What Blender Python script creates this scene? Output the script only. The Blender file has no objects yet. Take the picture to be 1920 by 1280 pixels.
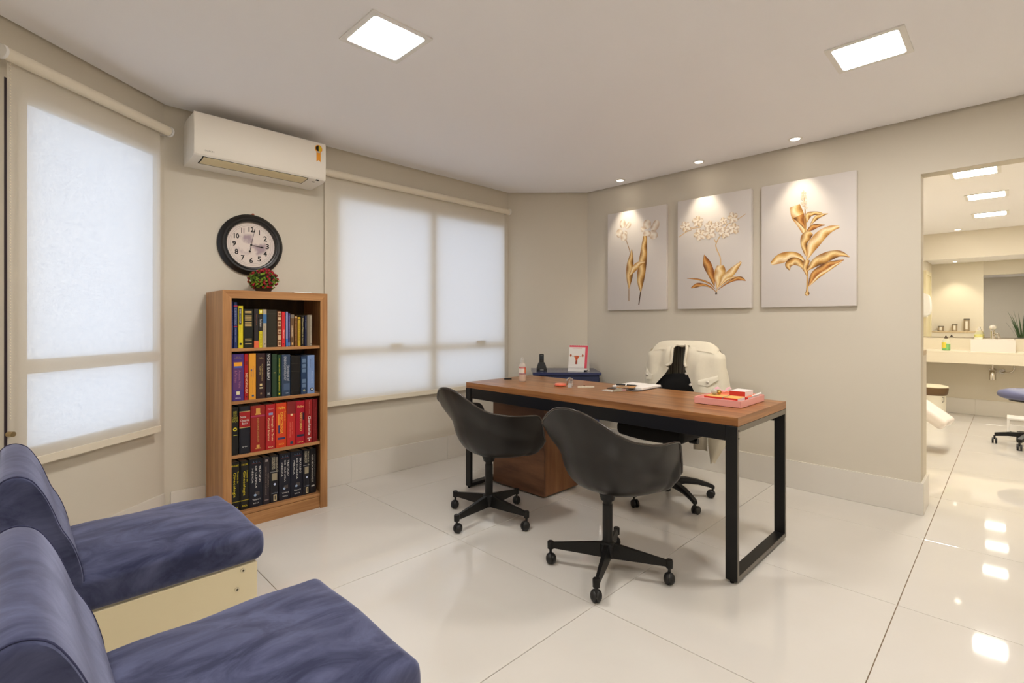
import bpy, bmesh, math, random
from math import sin, cos, pi, radians as R, sqrt
from mathutils import Vector, Matrix

# ------------------------------------------------------------------ scene, camera, world, exposure
scene = bpy.context.scene
C = scene.collection
cam_data = bpy.data.cameras.new('camera')
cam_data.sensor_width = 36.0
cam_data.lens = 36.0 * 938.0 / 1920.0
cam_data.shift_y = -36.5 / 1920.0
cam_data.clip_start = 0.02
cam = bpy.data.objects.new('camera', cam_data)
cam.location = (0, 0, 1.2)
cam.rotation_euler = (R(90), 0, R(-45))
C.objects.link(cam)
scene.camera = cam

scene.cycles.diffuse_bounces = 7
scene.cycles.max_bounces = 14
world = bpy.data.worlds.new('daylight')
scene.world = world
world.use_nodes = True
wbg = world.node_tree.nodes['Background']
wbg.inputs[0].default_value = (0.77, 0.87, 1.0, 1)      # even overcast daylight outside
wbg.inputs[1].default_value = 1.75

vs = scene.view_settings
vs.view_transform = 'Standard'
vs.look = 'None'
vs.gamma = 1.0
vs.exposure = 0.31
vs.use_curve_mapping = False

PANEL_W = 92.0        # emission of the square ceiling panels
EXAM_W = 86.0
SPOT_W = 12.0         # watts of each downlight
WARM = (1.0, 0.95, 0.885)
WARM_EXAM = (1.0, 0.935, 0.83)

# ------------------------------------------------------------------ helpers
def lin(r, g, b):
    f = lambda c: c / 12.92 if c <= .04045 else ((c + .055) / 1.055) ** 2.4
    return (f(r / 255), f(g / 255), f(b / 255), 1)

MATS = {}
def mat(name, rgb=(200, 200, 200), rough=.5, metal=0., spec=.5, noise=None, bump=None, sheen=0., coat=0., trans=0., alpha=1., emit=None, rgb2=None, ior=1.45):
    """noise=(scale, amount) tints between rgb and rgb2; bump=(scale, strength)"""
    if name in MATS: return MATS[name]
    m = bpy.data.materials.new(name); m.use_nodes = True
    nt = m.node_tree; b = nt.nodes['Principled BSDF']
    b.inputs['Base Color'].default_value = lin(*rgb)
    b.inputs['Roughness'].default_value = rough
    b.inputs['Metallic'].default_value = metal
    b.inputs['Specular IOR Level'].default_value = spec
    b.inputs['IOR'].default_value = ior
    if sheen:
        b.inputs['Sheen Weight'].default_value = sheen
        b.inputs['Sheen Roughness'].default_value = .45
    if coat: b.inputs['Coat Weight'].default_value = coat
    if trans: b.inputs['Transmission Weight'].default_value = trans
    if alpha < 1: b.inputs['Alpha'].default_value = alpha
    if emit:
        b.inputs['Emission Color'].default_value = (*emit[0], 1)
        b.inputs['Emission Strength'].default_value = emit[1]
    if noise or bump:
        tc = nt.nodes.new('ShaderNodeTexCoord')
    if noise:
        n = nt.nodes.new('ShaderNodeTexNoise'); n.inputs['Scale'].default_value = noise[0]; n.inputs['Detail'].default_value = 5
        nt.links.new(tc.outputs['Object'], n.inputs['Vector'])
        cr = nt.nodes.new('ShaderNodeValToRGB')
        lo, hi = .5 - .3 / max(noise[1], .01) * .5, .5 + .3 / max(noise[1], .01) * .5
        cr.color_ramp.elements[0].position = max(0, lo); cr.color_ramp.elements[1].position = min(1, hi)
        cr.color_ramp.elements[0].color = lin(*rgb); cr.color_ramp.elements[1].color = lin(*(rgb2 or rgb))
        nt.links.new(n.outputs['Fac'], cr.inputs[0]); nt.links.new(cr.outputs[0], b.inputs['Base Color'])
    if bump:
        n2 = nt.nodes.new('ShaderNodeTexNoise'); n2.inputs['Scale'].default_value = bump[0]; n2.inputs['Detail'].default_value = 4
        nt.links.new(tc.outputs['Object'], n2.inputs['Vector'])
        bp = nt.nodes.new('ShaderNodeBump'); bp.inputs['Strength'].default_value = bump[1]; bp.inputs['Distance'].default_value = .01
        nt.links.new(n2.outputs['Fac'], bp.inputs['Height']); nt.links.new(bp.outputs[0], b.inputs['Normal'])
    MATS[name] = m
    return m

def wood(name, dark, light, grain=(1, 1, 1), rough=.4, spec=.4):
    """wood grain: noise stretched along the axis with the small scale"""
    if name in MATS: return MATS[name]
    m = mat(name, dark, rough, spec=spec); nt = m.node_tree; b = nt.nodes['Principled BSDF']
    tc = nt.nodes.new('ShaderNodeTexCoord'); mp = nt.nodes.new('ShaderNodeMapping')
    mp.inputs['Scale'].default_value = grain
    nt.links.new(tc.outputs['Object'], mp.inputs['Vector'])
    n = nt.nodes.new('ShaderNodeTexNoise'); n.inputs['Scale'].default_value = 1; n.inputs['Detail'].default_value = 6; n.inputs['Distortion'].default_value = .6
    nt.links.new(mp.outputs[0], n.inputs['Vector'])
    n2 = nt.nodes.new('ShaderNodeTexNoise'); n2.inputs['Scale'].default_value = 5; n2.inputs['Detail'].default_value = 3
    nt.links.new(mp.outputs[0], n2.inputs['Vector'])
    mx = nt.nodes.new('ShaderNodeMath'); mx.operation = 'MULTIPLY_ADD'; mx.inputs[1].default_value = .3
    nt.links.new(n2.outputs['Fac'], mx.inputs[0]); nt.links.new(n.outputs['Fac'], mx.inputs[2])
    cr = nt.nodes.new('ShaderNodeValToRGB')
    cr.color_ramp.elements[0].position = .42; cr.color_ramp.elements[1].position = .88
    cr.color_ramp.elements[0].color = lin(*dark); cr.color_ramp.elements[1].color = lin(*light)
    nt.links.new(mx.outputs[0], cr.inputs[0]); nt.links.new(cr.outputs[0], b.inputs['Base Color'])
    return m

class MB:
    """collects shapes, then links them as one mesh object"""
    def __init__(s): s.v = []; s.f = []
    def add(s, v, f):
        o = len(s.v); s.v += [tuple(p) for p in v]; s.f += [tuple(i + o for i in q) for q in f]; return s
    def box(s, x0, x1, y0, y1, z0, z1, bev=0, seg=2):
        if not bev:
            v = [(x, y, z) for z in (z0, z1) for y in (y0, y1) for x in (x0, x1)]
            return s.add(v, [(0, 2, 3, 1), (4, 5, 7, 6), (0, 1, 5, 4), (2, 6, 7, 3), (0, 4, 6, 2), (1, 3, 7, 5)])
        bm = bmesh.new(); bmesh.ops.create_cube(bm, size=1)
        for q in bm.verts: q.co = Vector(((x0 + x1) / 2 + q.co.x * (x1 - x0), (y0 + y1) / 2 + q.co.y * (y1 - y0), (z0 + z1) / 2 + q.co.z * (z1 - z0)))
        bmesh.ops.bevel(bm, geom=bm.edges[:], offset=bev, segments=seg, affect='EDGES', profile=.5)
        return s.bm(bm)
    def bm(s, bm):
        bm.verts.index_update()
        s.add([q.co[:] for q in bm.verts], [[q.index for q in f.verts] for f in bm.faces]); bm.free(); return s
    def grid(s, rows, closed=False, capA=False, capB=False):
        n = len(rows[0]); v = [p for r in rows for p in r]; f = []
        for i in range(len(rows) - 1):
            for j in range(n if closed else n - 1):
                k = (j + 1) % n
                f.append((i * n + j, i * n + k, (i + 1) * n + k, (i + 1) * n + j))
        if capA: f.append(tuple(range(n))[::-1])
        if capB: f.append(tuple((len(rows) - 1) * n + j for j in range(n)))
        return s.add(v, f)
    def tube(s, pts, r, seg=8, caps=True):
        pts = [Vector(p) for p in pts]; rows = []
        rr = r if isinstance(r, (list, tuple)) else [r] * len(pts)
        up = Vector((0, 0, 1)); prev = None
        for i, p in enumerate(pts):
            t = (pts[min(i + 1, len(pts) - 1)] - pts[max(i - 1, 0)]).normalized()
            if prev is None:
                a = t.cross(up if abs(t.z) < .9 else Vector((1, 0, 0))).normalized()
            else:
                a = (prev - t * prev.dot(t)).normalized()
            prev = a; b = t.cross(a)
            rows.append([p + (a * cos(2 * pi * k / seg) + b * sin(2 * pi * k / seg)) * rr[i] for k in range(seg)])
        return s.grid(rows, True, caps, caps)
    def lathe(s, prof, c=(0, 0, 0), seg=24, axis='z', caps=True):
        rows = []
        for r, h in prof:
            row = []
            for k in range(seg):
                a = 2 * pi * k / seg
                if axis == 'z': q = (c[0] + r * cos(a), c[1] + r * sin(a), c[2] + h)
                elif axis == 'y': q = (c[0] + r * sin(a), c[1] + h, c[2] + r * cos(a))
                else: q = (c[0] + h, c[1] + r * cos(a), c[2] + r * sin(a))
                row.append(q)
            rows.append(row)
        return s.grid(rows, True, caps and prof[0][0] > 0, caps and prof[-1][0] > 0)
    def prism(s, poly, a, b, axis='z'):
        """poly of 2D points extruded from a to b along axis (x: (y,z), y: (x,z), z: (x,y))"""
        def P(p, h): return (h, p[0], p[1]) if axis == 'x' else ((p[0], h, p[1]) if axis == 'y' else (p[0], p[1], h))
        n = len(poly); v = [P(p, a) for p in poly] + [P(p, b) for p in poly]
        f = [tuple(range(n))[::-1], tuple(range(n, 2 * n))] + [(i, (i + 1) % n, n + (i + 1) % n, n + i) for i in range(n)]
        return s.add(v, f)
    def sphere(s, c, r, seg=16, rings=10, sc=(1, 1, 1)):
        rows = []
        for i in range(rings + 1):
            t = pi * i / rings; q = max(sin(t), 1e-4)
            rows.append([(c[0] + sc[0] * r * q * cos(2 * pi * k / seg), c[1] + sc[1] * r * q * sin(2 * pi * k / seg), c[2] - sc[2] * r * cos(t)) for k in range(seg)])
        return s.grid(rows, True)
    def rcube(s, x0, x1, y0, y1, z0, z1, r, n=8, k=4, fn=None):
        """rounded cushion-like box with a fine grid; fn deforms each point"""
        c = Vector(((x0 + x1) / 2, (y0 + y1) / 2, (z0 + z1) / 2)); h = [(x1 - x0) / 2, (y1 - y0) / 2, (z1 - z0) / 2]
        def axis(hh):
            ins = hh - r
            a = [-ins - r * math.tan(pi / 4 * (1 - i / k)) for i in range(k)]
            return a + [-ins + 2 * ins * i / n for i in range(n + 1)] + [-q for q in a[::-1]]
        ax = [axis(q) for q in h]
        bm = bmesh.new(); cache = {}
        def V(p):
            q = Vector([max(-(h[i] - r), min(h[i] - r, p[i])) for i in range(3)]); dlt = Vector(p) - q
            q = q + (dlt.normalized() * r if dlt.length > 1e-9 else dlt) + c
            if fn: q = Vector(fn(q))
            key = tuple(round(e, 6) for e in q)
            if key not in cache: cache[key] = bm.verts.new(q)
            return cache[key]
        for d in range(3):
            u, w = [(1, 2), (2, 0), (0, 1)][d]
            for sg in (-1, 1):
                for i in range(len(ax[u]) - 1):
                    for j in range(len(ax[w]) - 1):
                        quad = []
                        for a, b in ((i, j), (i + 1, j), (i + 1, j + 1), (i, j + 1)):
                            p = [0, 0, 0]; p[d] = sg * h[d]; p[u] = ax[u][a]; p[w] = ax[w][b]; quad.append(V(p))
                        if sg < 0: quad.reverse()
                        if len(set(quad)) >= 3:
                            uq = []
                            [uq.append(q) for q in quad if q not in uq]
                            try: bm.faces.new(uq)
                            except ValueError: pass
        return s.bm(bm)
    def build(s, name, m, parent=None, smooth=None, loc=None, rot=None, kind=None, label=None):
        me = bpy.data.meshes.new(name); me.from_pydata(s.v, [], s.f)
        if smooth:
            me.polygons.foreach_set('use_smooth', [True] * len(me.polygons))
            if smooth is not True: me.set_sharp_from_angle(angle=R(smooth))
        me.update()
        bm = bmesh.new(); bm.from_mesh(me); bmesh.ops.recalc_face_normals(bm, faces=bm.faces[:]); bm.to_mesh(me); bm.free()
        for q in (m if isinstance(m, list) else [m]): me.materials.append(q)
        o = bpy.data.objects.new(name, me); C.objects.link(o)
        if parent: o.parent = parent
        if loc: o.location = loc
        if rot: o.rotation_euler = rot
        if kind: o['kind'] = kind
        if label: o['label'] = label
        return o

def tag(o, label, cat, group=None):
    o['label'] = label; o['category'] = cat
    if group: o['group'] = group
    return o
def thing(name, label, cat, loc=(0, 0, 0), rotz=0, group=None):
    o = bpy.data.objects.new(name, None); C.objects.link(o); o.empty_display_size = .05
    o.location = loc; o.rotation_euler = (0, 0, rotz)
    return tag(o, label, cat, group)
def struct(o):
    o['kind'] = 'structure'; return o
def dup(root, loc, rotz, label, group=None):
    r = root.copy(); C.objects.link(r); r.location = loc; r.rotation_euler = (0, 0, rotz); r['label'] = label
    if group: r['group'] = group
    for ch in list(root.children):
        c = ch.copy(); C.objects.link(c); c.parent = r
        for g in list(ch.children):
            d = g.copy(); C.objects.link(d); d.parent = c
    return r

TEXTS = []
def text(parent, name, body, w, h, M, m, bold=0):
    """flat lettering, later fitted into a box w wide and h high centred on the origin of M (local x reads right, y is up)"""
    cu = bpy.data.curves.new('lettering', 'FONT'); cu.body = body; cu.align_x = 'CENTER'; cu.align_y = 'CENTER'; cu.resolution_u = 2
    cu.space_line = .85; cu.offset = bold
    o = bpy.data.objects.new('lettering', cu); C.objects.link(o)
    TEXTS.append((o, parent, name, w, h, M, m))
def finish_texts():
    dg = bpy.context.evaluated_depsgraph_get(); dg.update()
    for o, parent, name, w, h, M, m in TEXTS:
        me = bpy.data.meshes.new_from_object(o.evaluated_get(dg)); me.materials.clear(); me.materials.append(m); me.name = name
        xs = [v.co.x for v in me.vertices]; ys = [v.co.y for v in me.vertices]
        if xs:
            cx, cy = (min(xs) + max(xs)) / 2, (min(ys) + max(ys)) / 2
            sx, sy = w / max(max(xs) - min(xs), 1e-6), h / max(max(ys) - min(ys), 1e-6)
            for v in me.vertices: v.co = Vector(((v.co.x - cx) * sx, (v.co.y - cy) * sy, 0))
        t = bpy.data.objects.new(name, me); C.objects.link(t); t.parent = parent; t.matrix_local = M
        cu = o.data; bpy.data.objects.remove(o); bpy.data.curves.remove(cu)
def frame_M(o, xdir, ydir):
    x = Vector(xdir).normalized(); y = Vector(ydir).normalized(); z = x.cross(y)
    return Matrix(((x.x, y.x, z.x, o[0]), (x.y, y.y, z.y, o[1]), (x.z, y.z, z.z, o[2]), (0, 0, 0, 1)))

def smooth_line(pts, n=6):
    """Catmull-Rom through tuples of any length"""
    out = []
    for i in range(len(pts) - 1):
        p0, p1, p2, p3 = pts[max(i - 1, 0)], pts[i], pts[i + 1], pts[min(i + 2, len(pts) - 1)]
        for k in range(n):
            t = k / n
            out.append(tuple(.5 * (2 * b + (c - a) * t + (2 * a - 5 * b + 4 * c - d) * t * t + (3 * b - a - 3 * c + d) * t ** 3) for a, b, c, d in zip(p0, p1, p2, p3)))
    out.append(tuple(pts[-1])); return out
def interp(tab, x):
    if x <= tab[0][0]: return tab[0][1]
    for (a, b), (c, d) in zip(tab, tab[1:]):
        if x <= c: return b + (d - b) * (x - a) / (c - a)
    return tab[-1][1]

# ------------------------------------------------------------------ materials
M_wall = mat('wall_paint', (211, 204, 190), .85, spec=.2, bump=(180, .02))
M_examwall = mat('exam_wall_paint', (222, 215, 200), .85, spec=.2)
M_ceil = mat('ceiling_paint', (244, 243, 246), .9, spec=.1)
M_tile = mat('porcelain_tile', (208, 204, 197), .045, spec=.5, noise=(3, .5), rgb2=(213, 209, 203))
M_grout = mat('grout', (128, 106, 80), .9)
M_base = mat('baseboard_porcelain', (220, 215, 206), .2, spec=.5)
M_white = mat('white_plastic', (232, 230, 226), .35)
M_cream = mat('cream_lacquer', (226, 214, 180), .4)
M_black = mat('black_powder_coat', (20, 19, 19), .42, spec=.4)
M_steel = mat('brushed_steel', (120, 114, 106), .4, metal=.6)
M_chrome = mat('chrome', (210, 205, 198), .12, metal=1)
M_darkgap = mat('dark_gap', (18, 16, 16), .9)
M_frame = mat('window_frame', (212, 206, 194), .5)

# ------------------------------------------------------------------ room shell (x runs along the window wall, y along the picture wall)
H = 2.466; HT = 2.52; YW = 3.51; XR = 4.0
A1 = R(39); D1 = Vector((cos(A1), sin(A1), 0)); N1 = Vector((sin(A1), -cos(A1), 0)); K1 = Vector((.63, YW, 0))
def on1(s, off, z):
    """point on the slanted left window wall: s metres from the corner, off metres into the room"""
    p = K1 - D1 * s + N1 * off
    return (p.x, p.y, z)

# floor: grout bed with single porcelain tiles
fb = MB().box(-2.4, 8.95, -1.75, 3.75, -.08, -.004).build('floor', M_grout); struct(fb)
T = .907; tile = None
def keep(x, y):   # tile centre inside office or exam room, with a margin
    office = -2.4 < x < 4.6 and -1.7 < y < 3.75 and (Vector((x, y, 0)) - K1).dot(N1) > -.7
    exam = 4.0 < x < 9.2 and -1.7 < y < 1.6
    return office or exam
for i in range(-5, 9):
    for j in range(-4, 4):
        x0, y0 = 1.748 + T * i, 1.252 + T * j
        if not keep(x0 + T / 2, y0 + T / 2): continue
        if tile is None:
            tile = MB().box(.0015, T - .0015, .0015, T - .0015, -.01, 0, .001, 1).build('floor_tile', M_tile, fb, loc=(x0, y0, 0))
        else:
            t = tile.copy(); C.objects.link(t); t.location = (x0, y0, 0)

def wall_box(name, boxes, m):
    b = MB()
    for q in boxes: b.box(*q)
    return struct(b.build(name, m))

# window openings
W2 = dict(x0=1.635, x1=3.425, z0=.595, z1=2.16)
wall_box('wall_window_side', [(.60, W2['x0'], YW, YW + .16, 0, HT), (W2['x1'], 3.50, YW, YW + .16, 0, HT), (W2['x0'], W2['x1'], YW, YW + .16, 0, W2['z0']), (W2['x0'], W2['x1'], YW, YW + .16, W2['z1'], HT)], M_wall)
# chamfered corner
b = MB().prism([(3.458, YW), (4.0, 2.952), (4.11, 3.06), (3.56, 3.62)], 0, HT); struct(b.build('wall_corner', M_wall))
# picture wall with the doorway to the exam room
DY0, DY1, DZ = -.62, .402, 2.12
b = MB().box(XR, XR + .12, DY1, 3.02, 0, HT).box(XR, XR + .12, DY0, DY1, DZ, HT).box(XR, XR + .12, -1.7, DY0, 0, HT)
struct(b.build('wall_right', M_wall))
# slanted left wall with its window
S0, S1 = .045, .80
def wall1(b, s0, s1, z0, z1, o0=-.16, o1=0):
    p = [on1(s, o, 0)[:2] for s, o in ((s0, o1), (s1, o1), (s1, o0), (s0, o0))]
    b.prism(p, z0, z1)
b = MB(); wall1(b, -.10, S0, 0, HT); wall1(b, S1, 2.7, 0, HT); wall1(b, S0, S1, 0, W2['z0']); wall1(b, S0, S1, W2['z1'] + .02, HT)
struct(b.build('wall_left', M_wall))
wl = on1(2.7, 0, 0)
wall_box('wall_back', [(-2.3, -2.18, -1.7, wl[1] + .1, 0, HT)], M_wall)
wall_box('wall_back_left', [(-2.3, wl[0] + .02, wl[1], wl[1] + .12, 0, HT)], M_wall)
wall_box('wall_door_side', [(-2.3, 4.12, -1.82, -1.7, 0, HT)], M_wall)
# ceiling: plaster slab that stops short of the walls (shadow gap) under a cap
g = .016
inn = [(-2.17, -1.69), (XR - g, -1.69), (XR - g, 2.952 - g * .5), (3.458 - g * .4, YW - g), (.63 + g * .3, YW - g)]
q = on1(2.7, g, 0); inn += [(q[0], q[1]), (-2.17, q[1])]
struct(MB().prism(inn, H, H + .025).build('ceiling', M_ceil))
struct(MB().box(-2.35, 4.13, -1.85, 3.7, HT, HT + .05).build('ceiling_slab', M_darkgap))

# baseboards, each tile strip a piece of its own
def strip(parent, p0, p1, n, h=.2, t=.014):
    """one strip from p0 to p1 (xy), n points into the room"""
    a = [Vector((*p0, 0)), Vector((*p1, 0))]; n = Vector((*n, 0)).normalized(); d = (a[1] - a[0]).normalized() * .0008
    pts = [a[0] + d, a[1] - d, a[1] - d + n * t, a[0] + d + n * t]
    return MB().prism([(q.x, q.y) for q in pts], 0.001, h).build('baseboard_tile', M_base, parent)
def baseboard(name, p0, p1, n, cuts):
    root = bpy.data.objects.new(name, None); C.objects.link(root); struct(root); root.empty_display_size = .05
    p0, p1 = Vector(p0), Vector(p1); L = (p1 - p0).length; cs = [0] + [c for c in cuts if 0 < c < L] + [L]
    for c0, c1 in zip(cs, cs[1:]):
        a = p0 + (p1 - p0) * c0 / L; e = p0 + (p1 - p0) * c1 / L
        strip(root, tuple(a), tuple(e), n)
baseboard('baseboard_right', (XR, DY1 - .014), (XR, 2.95), (-1, 0), [.85, 1.76, 2.2])
baseboard('baseboard_door_jamb', (XR, DY1), (XR + .285, DY1), (0, -1), [])
baseboard('baseboard_window_side', (.66, YW), (3.45, YW), (0, -1), [.18, 1.135, 2.04])
baseboard('baseboard_corner', (3.458, YW), (4.0, 2.952), (-1, -1), [])
q0, q1 = on1(0.01, 0, 0), on1(2.65, 0, 0)
baseboard('baseboard_left', q0[:2], q1[:2], (N1.x, N1.y), [.9, 1.8])

# ------------------------------------------------------------------ windows
def glass_material():
    m = bpy.data.materials.new('pebbled_glass'); m.use_nodes = True; nt = m.node_tree; nt.nodes.clear()
    out = nt.nodes.new('ShaderNodeOutputMaterial'); tl = nt.nodes.new('ShaderNodeBsdfTranslucent'); gl = nt.nodes.new('ShaderNodeBsdfGlossy')
    gl.inputs['Roughness'].default_value = .15
    mx = nt.nodes.new('ShaderNodeMixShader'); mx.inputs[0].default_value = .06
    tc = nt.nodes.new('ShaderNodeTexCoord'); vo = nt.nodes.new('ShaderNodeTexNoise'); vo.inputs['Scale'].default_value = 190; vo.inputs['Detail'].default_value = 3; vo.inputs['Distortion'].default_value = 1.2
    nt.links.new(tc.outputs['Object'], vo.inputs['Vector'])
    cr = nt.nodes.new('ShaderNodeValToRGB'); cr.color_ramp.elements[0].position = .38; cr.color_ramp.elements[1].position = .60
    cr.color_ramp.elements[0].color = (.45, .50, .60, 1); cr.color_ramp.elements[1].color = (.97, .98, 1, 1)
    nt.links.new(vo.outputs['Fac'], cr.inputs[0]); nt.links.new(cr.outputs[0], tl.inputs['Color'])
    bp = nt.nodes.new('ShaderNodeBump'); bp.inputs['Strength'].default_value = .6; nt.links.new(vo.outputs['Fac'], bp.inputs['Height'])
    nt.links.new(bp.outputs[0], gl.inputs['Normal'])
    nt.links.new(tl.outputs[0], mx.inputs[1]); nt.links.new(gl.outputs[0], mx.inputs[2]); nt.links.new(mx.outputs[0], out.inputs[0])
    return m
M_glass = glass_material()
def cloth_material(name, see, trans, scale=1):
    """screen fabric: a little open weave, some light let through, the rest reflected"""
    m = bpy.data.materials.new(name); m.use_nodes = True; nt = m.node_tree; nt.nodes.clear()
    out = nt.nodes.new('ShaderNodeOutputMaterial')
    df = nt.nodes.new('ShaderNodeBsdfDiffuse'); df.inputs['Color'].default_value = lin(232, 224, 208)
    tl = nt.nodes.new('ShaderNodeBsdfTranslucent'); tl.inputs['Color'].default_value = (.90, .89, .88, 1)
    tr = nt.nodes.new('ShaderNodeBsdfTransparent'); tr.inputs['Color'].default_value = (1, 1, 1, 1)
    tc = nt.nodes.new('ShaderNodeTexCoord'); wv = nt.nodes.new('ShaderNodeTexNoise'); wv.inputs['Scale'].default_value = 1; wv.inputs['Detail'].default_value = 2
    mp = nt.nodes.new('ShaderNodeMapping'); mp.inputs['Scale'].default_value = (60, 60, 900)
    nt.links.new(tc.outputs['Object'], mp.inputs[0]); nt.links.new(mp.outputs[0], wv.inputs['Vector'])
    bp = nt.nodes.new('ShaderNodeBump'); bp.inputs['Strength'].default_value = .05; bp.inputs['Distance'].default_value = .002
    nt.links.new(wv.outputs['Fac'], bp.inputs['Height']); nt.links.new(bp.outputs[0], df.inputs['Normal'])
    a = nt.nodes.new('ShaderNodeMixShader'); a.inputs[0].default_value = trans
    nt.links.new(df.outputs[0], a.inputs[1]); nt.links.new(tl.outputs[0], a.inputs[2])
    b = nt.nodes.new('ShaderNodeMixShader'); b.inputs[0].default_value = see
    nt.links.new(a.outputs[0], b.inputs[1]); nt.links.new(tr.outputs[0], b.inputs[2]); nt.links.new(b.outputs[0], out.inputs[0])
    return m
M_cloth1 = cloth_material('screen_fabric_open', .36, .34)
M_cloth2 = cloth_material('screen_fabric', .05, .35)
M_roller = mat('blind_fabric_roll', (226, 217, 198), .7)

def make_window(name, P, u0, u1, z0, z1, cols, zbar):
    """P(u, off, z): point on the wall plane. cols: pane limits along u"""
    root = bpy.data.objects.new(name, None); C.objects.link(root); struct(root); root.empty_display_size = .05
    def bar(a0, a1, b0, b1, o0, o1, nm='frame_bar', m=M_frame):
        b = MB(); v = [P(u, o, z) for z in (b0, b1) for o in (o0, o1) for u in (a0, a1)]
        b.add(v, [(0, 2, 3, 1), (4, 5, 7, 6), (0, 1, 5, 4), (2, 6, 7, 3), (0, 4, 6, 2), (1, 3, 7, 5)])
        return b.build(nm, m, root)
    F0, F1 = -.02, .022
    bar(u0, u1, z0, cols[0][2], F0, F1); bar(u0, u1, cols[0][3], z1, F0, F1)
    bar(u0, cols[0][0], cols[0][2], cols[0][3], F0, F1); bar(cols[-1][1], u1, cols[0][2], cols[0][3], F0, F1)
    for c, d in zip(cols, cols[1:]): bar(c[1], d[0], c[2], c[3], F0, F1)
    for c in cols:
        bar(c[0], c[1], zbar[0], zbar[1], F0, F1)
        for a, e in ((c[2], zbar[0]), (zbar[1], c[3])):
            b = MB(); v = [P(u, o, z) for z in (a - .004, e + .004) for o in (-.004, .004) for u in (c[0] - .004, c[1] + .004)]
            # single sheet of pebbled glass
            b.add([v[0], v[1], v[5], v[4]], [(0, 1, 2, 3)]); b.build('pane', M_glass, root)
    return root
def P2(u, off, z): return (u, YW - off, z)
def P1(u, off, z): return on1(u, off, z)
win2 = make_window('window_2', P2, W2['x0'], W2['x1'], W2['z0'], W2['z1'], [(1.693, 2.50, .645, 2.105), (2.565, 3.372, .645, 2.105)], (.955, 1.01))
win1 = make_window('window_1', P1, S0, S1, W2['z0'], W2['z1'] + .02, [(.075, .768, .65, 2.15)], (.975, 1.035))
for u in (2.165, 3.06):
    MB().box(u - .055, u + .055, YW - .046, YW - .024, 1.012, 1.03, .003).box(u - .02, u + .02, YW - .03, YW - .02, .99, 1.02).build('window_handle', M_frame, win2)
# narrow dark joint beside the left window frame
b = MB(); wall1(b, S1 + .022, S1 + .040, .60, 2.225, -.02, .0012); b.build('frame_joint', mat('dark_bronze', (44, 30, 40), .5), win1)

def make_blind(name, label, P, u0, u1, ctop, cbot, m, off, chain_u, r=.026):
    root = thing(name, label, 'roller blind')
    rd = Vector(P(u1, off, 0)) - Vector(P(u0, off, 0))
    zc = ctop
    # rolled tube, ends, hanging cloth, bottom rail, chain
    MB().tube([P(u0 - .03, off + .012, zc), P(u1 + .03, off + .012, zc)], r, 24).build('roller_tube', M_roller, root, smooth=40)
    for u in (u0 - .045, u1 + .032):
        MB().tube([P(u, off + .012, zc), P(u + .012, off + .012, zc)], r * 1.12, 20).build('end_cap', M_white, root, smooth=40)
        b = MB(); v = [P(uu, o, z) for z in (zc - .02, zc + .03) for o in (0.0, off + .01) for uu in (u + .001, u + .009)]
        b.add(v, [(0, 2, 3, 1), (4, 5, 7, 6), (0, 1, 5, 4), (2, 6, 7, 3), (0, 4, 6, 2), (1, 3, 7, 5)]); b.build('bracket', M_white, root)
    rows = []
    n = 14
    for i in range(n + 1):
        z = zc - .005 - (zc - .005 - cbot) * i / n
        rows.append([P(u0 + (u1 - u0) * j / 10, off - .011 + .0012 * sin(j * 1.7 + i * .3), z) for j in range(11)])
    MB().grid(rows).build('blind_cloth', m, root, smooth=True)
    v = [P(u, o, z) for z in (cbot - .006, cbot + .028) for o in (off - .018, off - .004) for u in (u0, u1)]
    MB().add(v, [(0, 2, 3, 1), (4, 5, 7, 6), (0, 1, 5, 4), (2, 6, 7, 3), (0, 4, 6, 2), (1, 3, 7, 5)]).build('bottom_rail', M_roller, root)
    if chain_u is not None:
        b = MB()
        for k in range(int((zc - .78) / .012)):
            b.sphere(P(chain_u, off + .012, zc - .012 * k), .0024, 6, 4)
        b.build('bead_chain', M_roller, root, smooth=True)
        MB().tube([P(chain_u, off + .002, .74), P(chain_u, off + .026, .74)], .011, 14).build('chain_holder', mat('chain_brass', (170, 150, 110), .35, metal=.7), root, smooth=40)
    return root
make_blind('roller_blind', 'narrow cream roller blind over the pebbled window at far left', P1, .085, .868, 2.292, .585, M_cloth1, .06, .874)
make_blind('roller_blind', 'wide cream roller blind over the two-pane window behind the desk', P2, 1.575, 3.36, 2.262, .60, M_cloth2, .06, None)

# ------------------------------------------------------------------ ceiling lights
def diffuser(name, strength, tint=WARM):
    m = bpy.data.materials.new(name); m.use_nodes = True; b = m.node_tree.nodes['Principled BSDF']
    b.inputs['Base Color'].default_value = (.9, .9, .9, 1)
    b.inputs['Emission Color'].default_value = (*tint, 1); b.inputs['Emission Strength'].default_value = strength
    return m
M_lamp = diffuser('lamp_diffuser', PANEL_W)
M_lamp_exam = diffuser('exam_lamp_diffuser', EXAM_W, WARM_EXAM)
def rrect(h, r, n=5):
    o = []
    for q in range(4):
        cx, cy = [(1, 1), (-1, 1), (-1, -1), (1, -1)][q]
        for k in range(n + 1):
            a = pi / 2 * q + pi / 2 * k / n
            o.append(((h - r) * cx + r * cos(a), (h - r) * cy + r * sin(a)))
    return o
def panel_light(x, y, z, m, label, group, half=.125):
    t = thing('ceiling_light', label, 'ceiling light', (x, y, z), 0, group)
    fo, fi = rrect(half + .025, .006), rrect(half, .014)
    rows = [[(p[0], p[1], 0) for p in fo], [(p[0], p[1], -.006) for p in fo], [(p[0], p[1], -.006) for p in fi], [(p[0], p[1], .0) for p in fi]]
    MB().grid(rows, True).build('frame', M_white, t)
    MB().prism(fi, -.005, -.001).build('diffuser', m, t)
    return t
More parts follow.
